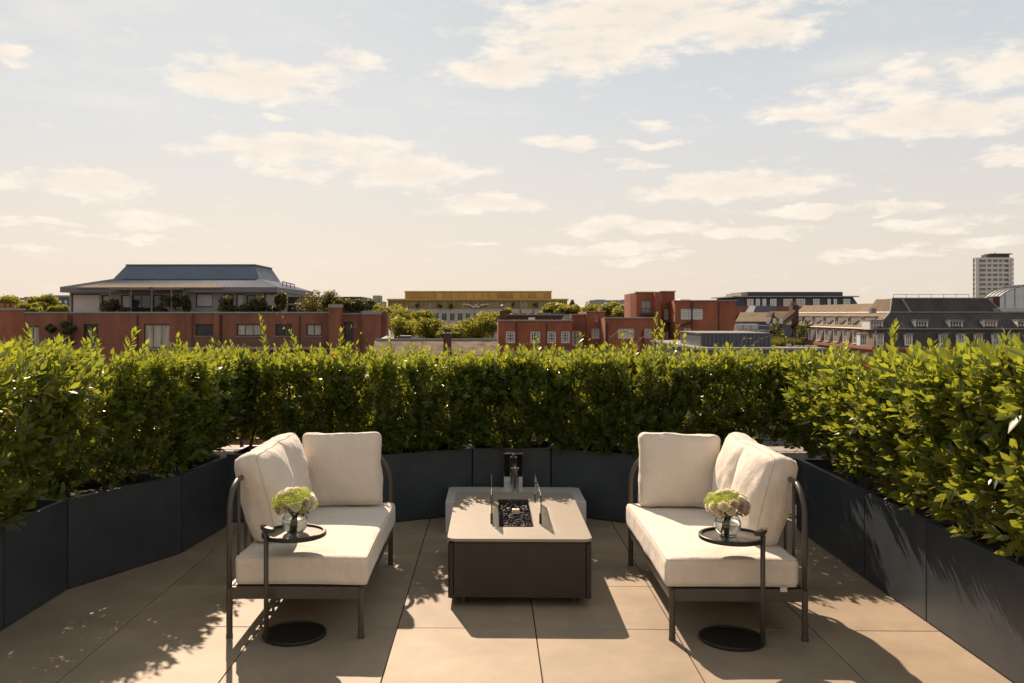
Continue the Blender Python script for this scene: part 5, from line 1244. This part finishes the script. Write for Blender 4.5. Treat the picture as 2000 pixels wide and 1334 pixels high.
# ---- I: plant enclosure and flat roof, right of centre
def plant_roof():
    Y = 46.0
    b = thing('flat_roof_building', 'grey flat roofed building with corrugated plant enclosure', 'building', (at(1480,690,Y)[0], Y, GZ))
    a, c_ = at(1368,684,Y), at(1612,684,Y); z = a[2]
    m = MB(); m.box(a[0], c_[0], Y, Y+14, GZ, z); m.build('wall', M_greymet, b)
    m = MB(); m.box(a[0]-.1, c_[0]+.1, Y-.1, Y+14, z+.002, z+.12); m.build('roof_edge', M_lead, b)
    r = rect(1368,652,1502,684,Y+2); m = MB(); m.box(r[0], r[1], Y+2, Y+7, z+.122, r[3]); e = m.build('plant_enclosure', M_greymet, b)
    m = MB(); k = 0
    while r[0]+k*.22 < r[1]: m.box(r[0]+k*.22, r[0]+k*.22+.11, Y+1.95, Y+1.999, z+.13, r[3]-.03); k += 1
    m.build('corrugation', M_greymet, e)
    m = MB(); m.box(r[0]-.05, r[1]+.05, Y+1.92, Y+7.05, r[3]+.002, r[3]+.06); m.build('enclosure_edge', M_lead, e)
    Yc = Y+9; p0, p1 = at(1436,642,Yc), at(1478,642,Yc); m = MB(); m.tube([p0, p1], .30, 16); m.build('duct', M_duct, b)
    for px in (1449,1464): q = Vector(at(px,642,Yc)); m = MB(); m.tube([q-X3*.03, q+X3*.03], .325, 16); m.build('duct_band', M_lead, b)
    r = rect(1440,645,1500,654,Y+7.5); m = MB(); m.box(r[0], r[1], Y+7.5, Y+8.3, z+.12, r[3]); m.build('plant_box', M_lead, b)
    r = rect(1478,636,1538,664,Y+10); m = MB(); m.frustum((r[0], r[1], Y+10, Y+15), z+.12, (r[0]+.1, r[1]-.45, Y+10.3, Y+14.5), r[3]); m.build('metal_roof_room', M_zinc, b)
    for px, py, w, h in ((1556,676,8,9),(1540,672,6,6),(1575,680,10,5),(1590,684,8,4)):
        r = rect(px,py,px+w,py+h,Y+1.5); m = MB(); m.box(r[0], r[1], Y+1.5, Y+2.1, z+.12, max(r[3], z+.2)); m.build('roof_unit', M_duct, b)
    # sedum and grasses
    rng = np.random.default_rng(77); n = 1800; a0, a1 = at(1502,680,Y+4)[0], at(1545,680,Y+4)[0]
    P = np.stack([rng.uniform(a0, a1, n), rng.uniform(Y+2.2, Y+8, n), np.full(n, z+.12)], 1); ax = unit(np.array((0,0,1.0))+rng.normal(0, .25, (n,3))); nr = unit(rng.normal(0, 1, (n,3)))
    gr = blades_mesh('roof_grass', P, ax, nr, rng.uniform(.25, .5, n), rng.uniform(.2, .8, n), M_shrubleaf, None, (0,0,0), LEAF_V*np.array((.3,1,1)), LEAF_F)
    tag(gr, 'pale green grasses growing on the flat grey roof', 'grass', kind='stuff')
    for i, px in enumerate((1510,1522,1562,1570)):
        q = at(px,660,Y+6); leafy('roof_sapling', 'thin sapling on the flat roof, %s from the plant enclosure' % ('first','second','third','fourth')[i], (q[0],q[1],z+.12+.85), .28, .7, 'saplings on the flat roof', M_shrubleaf, 160, .12, 500+i, base=z+.12, cat='sapling', lobes=5)
plant_roof()

# ---- skyline: tower, vault, pale blocks
def skyline():
    Y = 600.0
    t = thing('apartment_tower', 'pale high rise tower with stacked window bands at the right edge', 'tower', (at(1942,560,Y)[0], Y, GZ))
    a, c_ = at(1905,503,Y), at(1980,503,Y); z0, zt = GZ, a[2]; m = MB(); w = c_[0]-a[0]
    poly = [(a[0],Y+3),(a[0]+w*.22,Y),(a[0]+w*.75,Y-.5),(c_[0],Y+2.5),(c_[0]*(Y+14)/Y,Y+14),(a[0]*(Y+16)/Y,Y+16)]
    m.prism(poly, z0, zt); m.build('core', M_dkfr if False else mat('hazed_tower_glass', (.24,.235,.23), .25, spec=.6, var=.25, vscale=.25), t)  # glass colour kept pale to stand in for haze
    nf = 18; fh = 9.1*Y/FPX
    out = [(p[0]+(p[0]-(a[0]+w/2))*.02, p[1]+(-.7 if p[1] < Y+8 else .5)) for p in poly]
    for k in range(nf):
        zz = zt-k*fh; 
        if zz-fh*.5 < GZ: break
        m = MB(); m.prism(out, zz-fh*.46, zz); m.build('balcony_band', M_hazetower, t)
    F = None
    for k in range(11):
        zz = zt-k*fh-fh*.46
        for j, u in enumerate((.26,.40,.56,.68,.86)):
            m = MB(); m.box(a[0]+w*u, a[0]+w*(u+.035), Y-.9, Y+1.5, zz-fh*.53, zz-.01); m.build('pier', M_hazetower, t)
    m = MB(); m.box(a[0]+.2, a[0]+w*.10, Y-.2, Y+1.2, z0, zt-.5); m.build('corner_wall', M_hazetower, t)
    r = rect(1926,495,1970,503,Y+6); m = MB(); m.box(r[0], r[1], Y+5, Y+12, zt+.01, r[3]-.8); m.box(r[0]+2, r[1]+1.5, Y+4, Y+12.5, r[3]-.79, r[3]-.1); m.tube([(r[0]+6,Y+6,r[3]-.1),(r[0]+6,Y+6,r[3]+1.2)], .2, 5); m.build('roof_plant', mat('roof_plant_dark', (.12,.10,.08), .8), t)
    Yv = 185.0
    v = thing('glazed_vault', 'ribbed pale glass barrel vault at the right picture edge', 'glass roof', (at(2020,590,Yv)[0], Yv, GZ))
    cx_ = at(2030,600,Yv)[0]; zb = at(2000,601,Yv)[2]; R = 9.2; Hh = at(2000,556,Yv)[2]-zb
    n = 18; L_ = 6
    m = MB()
    for j in (0, 1):
        for i in range(n+1): q = math.pi*i/n; m.v.append((cx_-R*math.cos(q), Yv+j*L_, zb+Hh*math.sin(q)))
    m.f += [(i, i+1, n+2+i, n+1+i) for i in range(n)]; m.f.append(tuple(range(n+1))); m.build('glazing', M_vault, v, smooth=False)
    for k in range(5):
        y = Yv+k*L_/4; m = MB(); m.tube([(cx_-(R+.08)*math.cos(math.pi*i/n), y, zb+(Hh+.08)*math.sin(math.pi*i/n)) for i in range(n+1)], .10, 5); m.build('rib', M_lead, v)
    for i in range(1, n, 2):
        q = math.pi*i/n; m = MB(); m.tube([(cx_-(R+.05)*math.cos(q), Yv-.02, zb+(Hh+.05)*math.sin(q)),(cx_-(R+.05)*math.cos(q), Yv+L_, zb+(Hh+.05)*math.sin(q))], .06, 5); m.build('purlin', M_lead, v)
    for i in range(1, 9):
        x = cx_-R+2*R*i/9; hh = Hh*math.sqrt(max(0, 1-((x-cx_)/R)**2)); m = MB(); m.tube([(x,Yv-.06,zb),(x,Yv-.06,zb+hh)], .07, 5); m.build('mullion', M_lead, v)
    m = MB(); m.box(cx_-R-.4, cx_+R+.4, Yv-.4, Yv+L_, zb-.8, zb-.01); m.box(cx_-R-.2, cx_+R+.2, Yv, Yv+L_, GZ, zb-.801); m.build('wall', M_portland, v)
    def pale(name, label, x0, y0, x1, y1, Y, m_, extra=()):
        b = thing(name, label, 'building', (at((x0+x1)/2,y1,Y)[0], Y, GZ)); F = facing(Y); r = rect(x0,y0,x1,y1,Y); n = max(2, int((x1-x0)/9)); hs = []
        for k in range(n): xx = x0+(x1-x0)*(k+.25)/n; hs.append(rect(xx, y0+(y1-y0)*.35, xx+(x1-x0)/n*.45, y0+(y1-y0)*.7, Y))
        block(b, F, r[0], r[1], GZ, r[3], 14, hs, m_, 'wall', M_coping, .3)
        for h in hs: window(b, F, h, 2, 1, .2, M_whfr, M_pane, c=-.1)
        for (ex0,ey0,ex1,ey1) in extra: q = rect(ex0,ey0,ex1,ey1,Y+4); m = MB(); m.box(q[0], q[1], Y+4, Y+9, r[3]-1, q[3]); m.build('roof_box', m_ if ey0 % 2 else M_greymet, b)
        return b
    pale('pale_block', 'pale grey block behind the trees left of the brick tower', 1152, 588, 1240, 604, 300, M_render, [(1162,585,1182,590),(1200,586,1206,590),(1215,585,1240,590)])
    pale('white_block', 'small white block between trees far left', 40, 585, 72, 600, 150, M_portland, [(47,580,53,586)])
    pale('grey_block', 'grey block beside the penthouse on the far left', 100, 580, 134, 598, 150, M_greymet)
    pale('stone_gable_block', 'distant stone block behind the brick block terrace', 650, 588, 742, 600, 220, M_coping, [(690,583,705,589),(728,577,742,589)])
skyline()

# ---- trees of the square
def square_trees():
    L_ = [(712,604,26,18,200,'plane tree crown just right of the brick block'),(735,622,24,26,190,'yellow green plane tree beside the rounded brick bay'),(770,620,34,24,235,'broad plane tree in front of the gold building left end'),
          (790,640,32,22,205,'low plane tree above the mottled roof, left of its chimney'),(820,625,22,22,240,'round plane tree below the gold building windows'),(845,643,30,22,200,'wide plane tree above the dark chimney'),(880,650,26,16,195,'low plane tree right of the dark chimney'),
          (902,648,24,22,220,'yellowing plane tree below the eagle'),(938,642,32,26,200,'tall plane tree against the red brick gable'),(962,624,26,20,260,'plane tree crown in front of the gold building middle'),(985,618,20,14,250,'plane tree behind the brick chimney cowl'),
          (1082,606,26,15,230,'plane tree above the brick roof, right end of the gold building'),(1112,610,22,14,215,'sunlit plane tree behind the brick stair block'),(1160,607,26,14,225,'plane tree below the pale grey block'),(1190,606,22,15,210,'plane tree behind the small square windows'),(1218,611,24,15,205,'plane tree touching the brick tower'),
          (14,597,30,18,120,'tree at the left picture edge behind the brick parapet'),(55,605,24,12,115,'low tree left of the penthouse behind the parapet'),(84,597,26,20,118,'round tree just left of the penthouse'),(112,606,18,12,110,'small bush beside the penthouse wall'),(1118,594,5,9,240,'slim pointed tree right of the gold building')]
    for i, (px, py, rx, rz, Y, lb) in enumerate(L_):
        k = Y/FPX; c = at(px, py, Y)
        leafy('plane_tree', lb, c, rx*k*1.2, rz*k*1.12, 'trees of the square beyond', M_treeleaf, 4200 if rx > 15 else 500, .0030*Y*(.8 if rx > 15 else .5), 700+i, base=GZ, lobes=20)
square_trees()
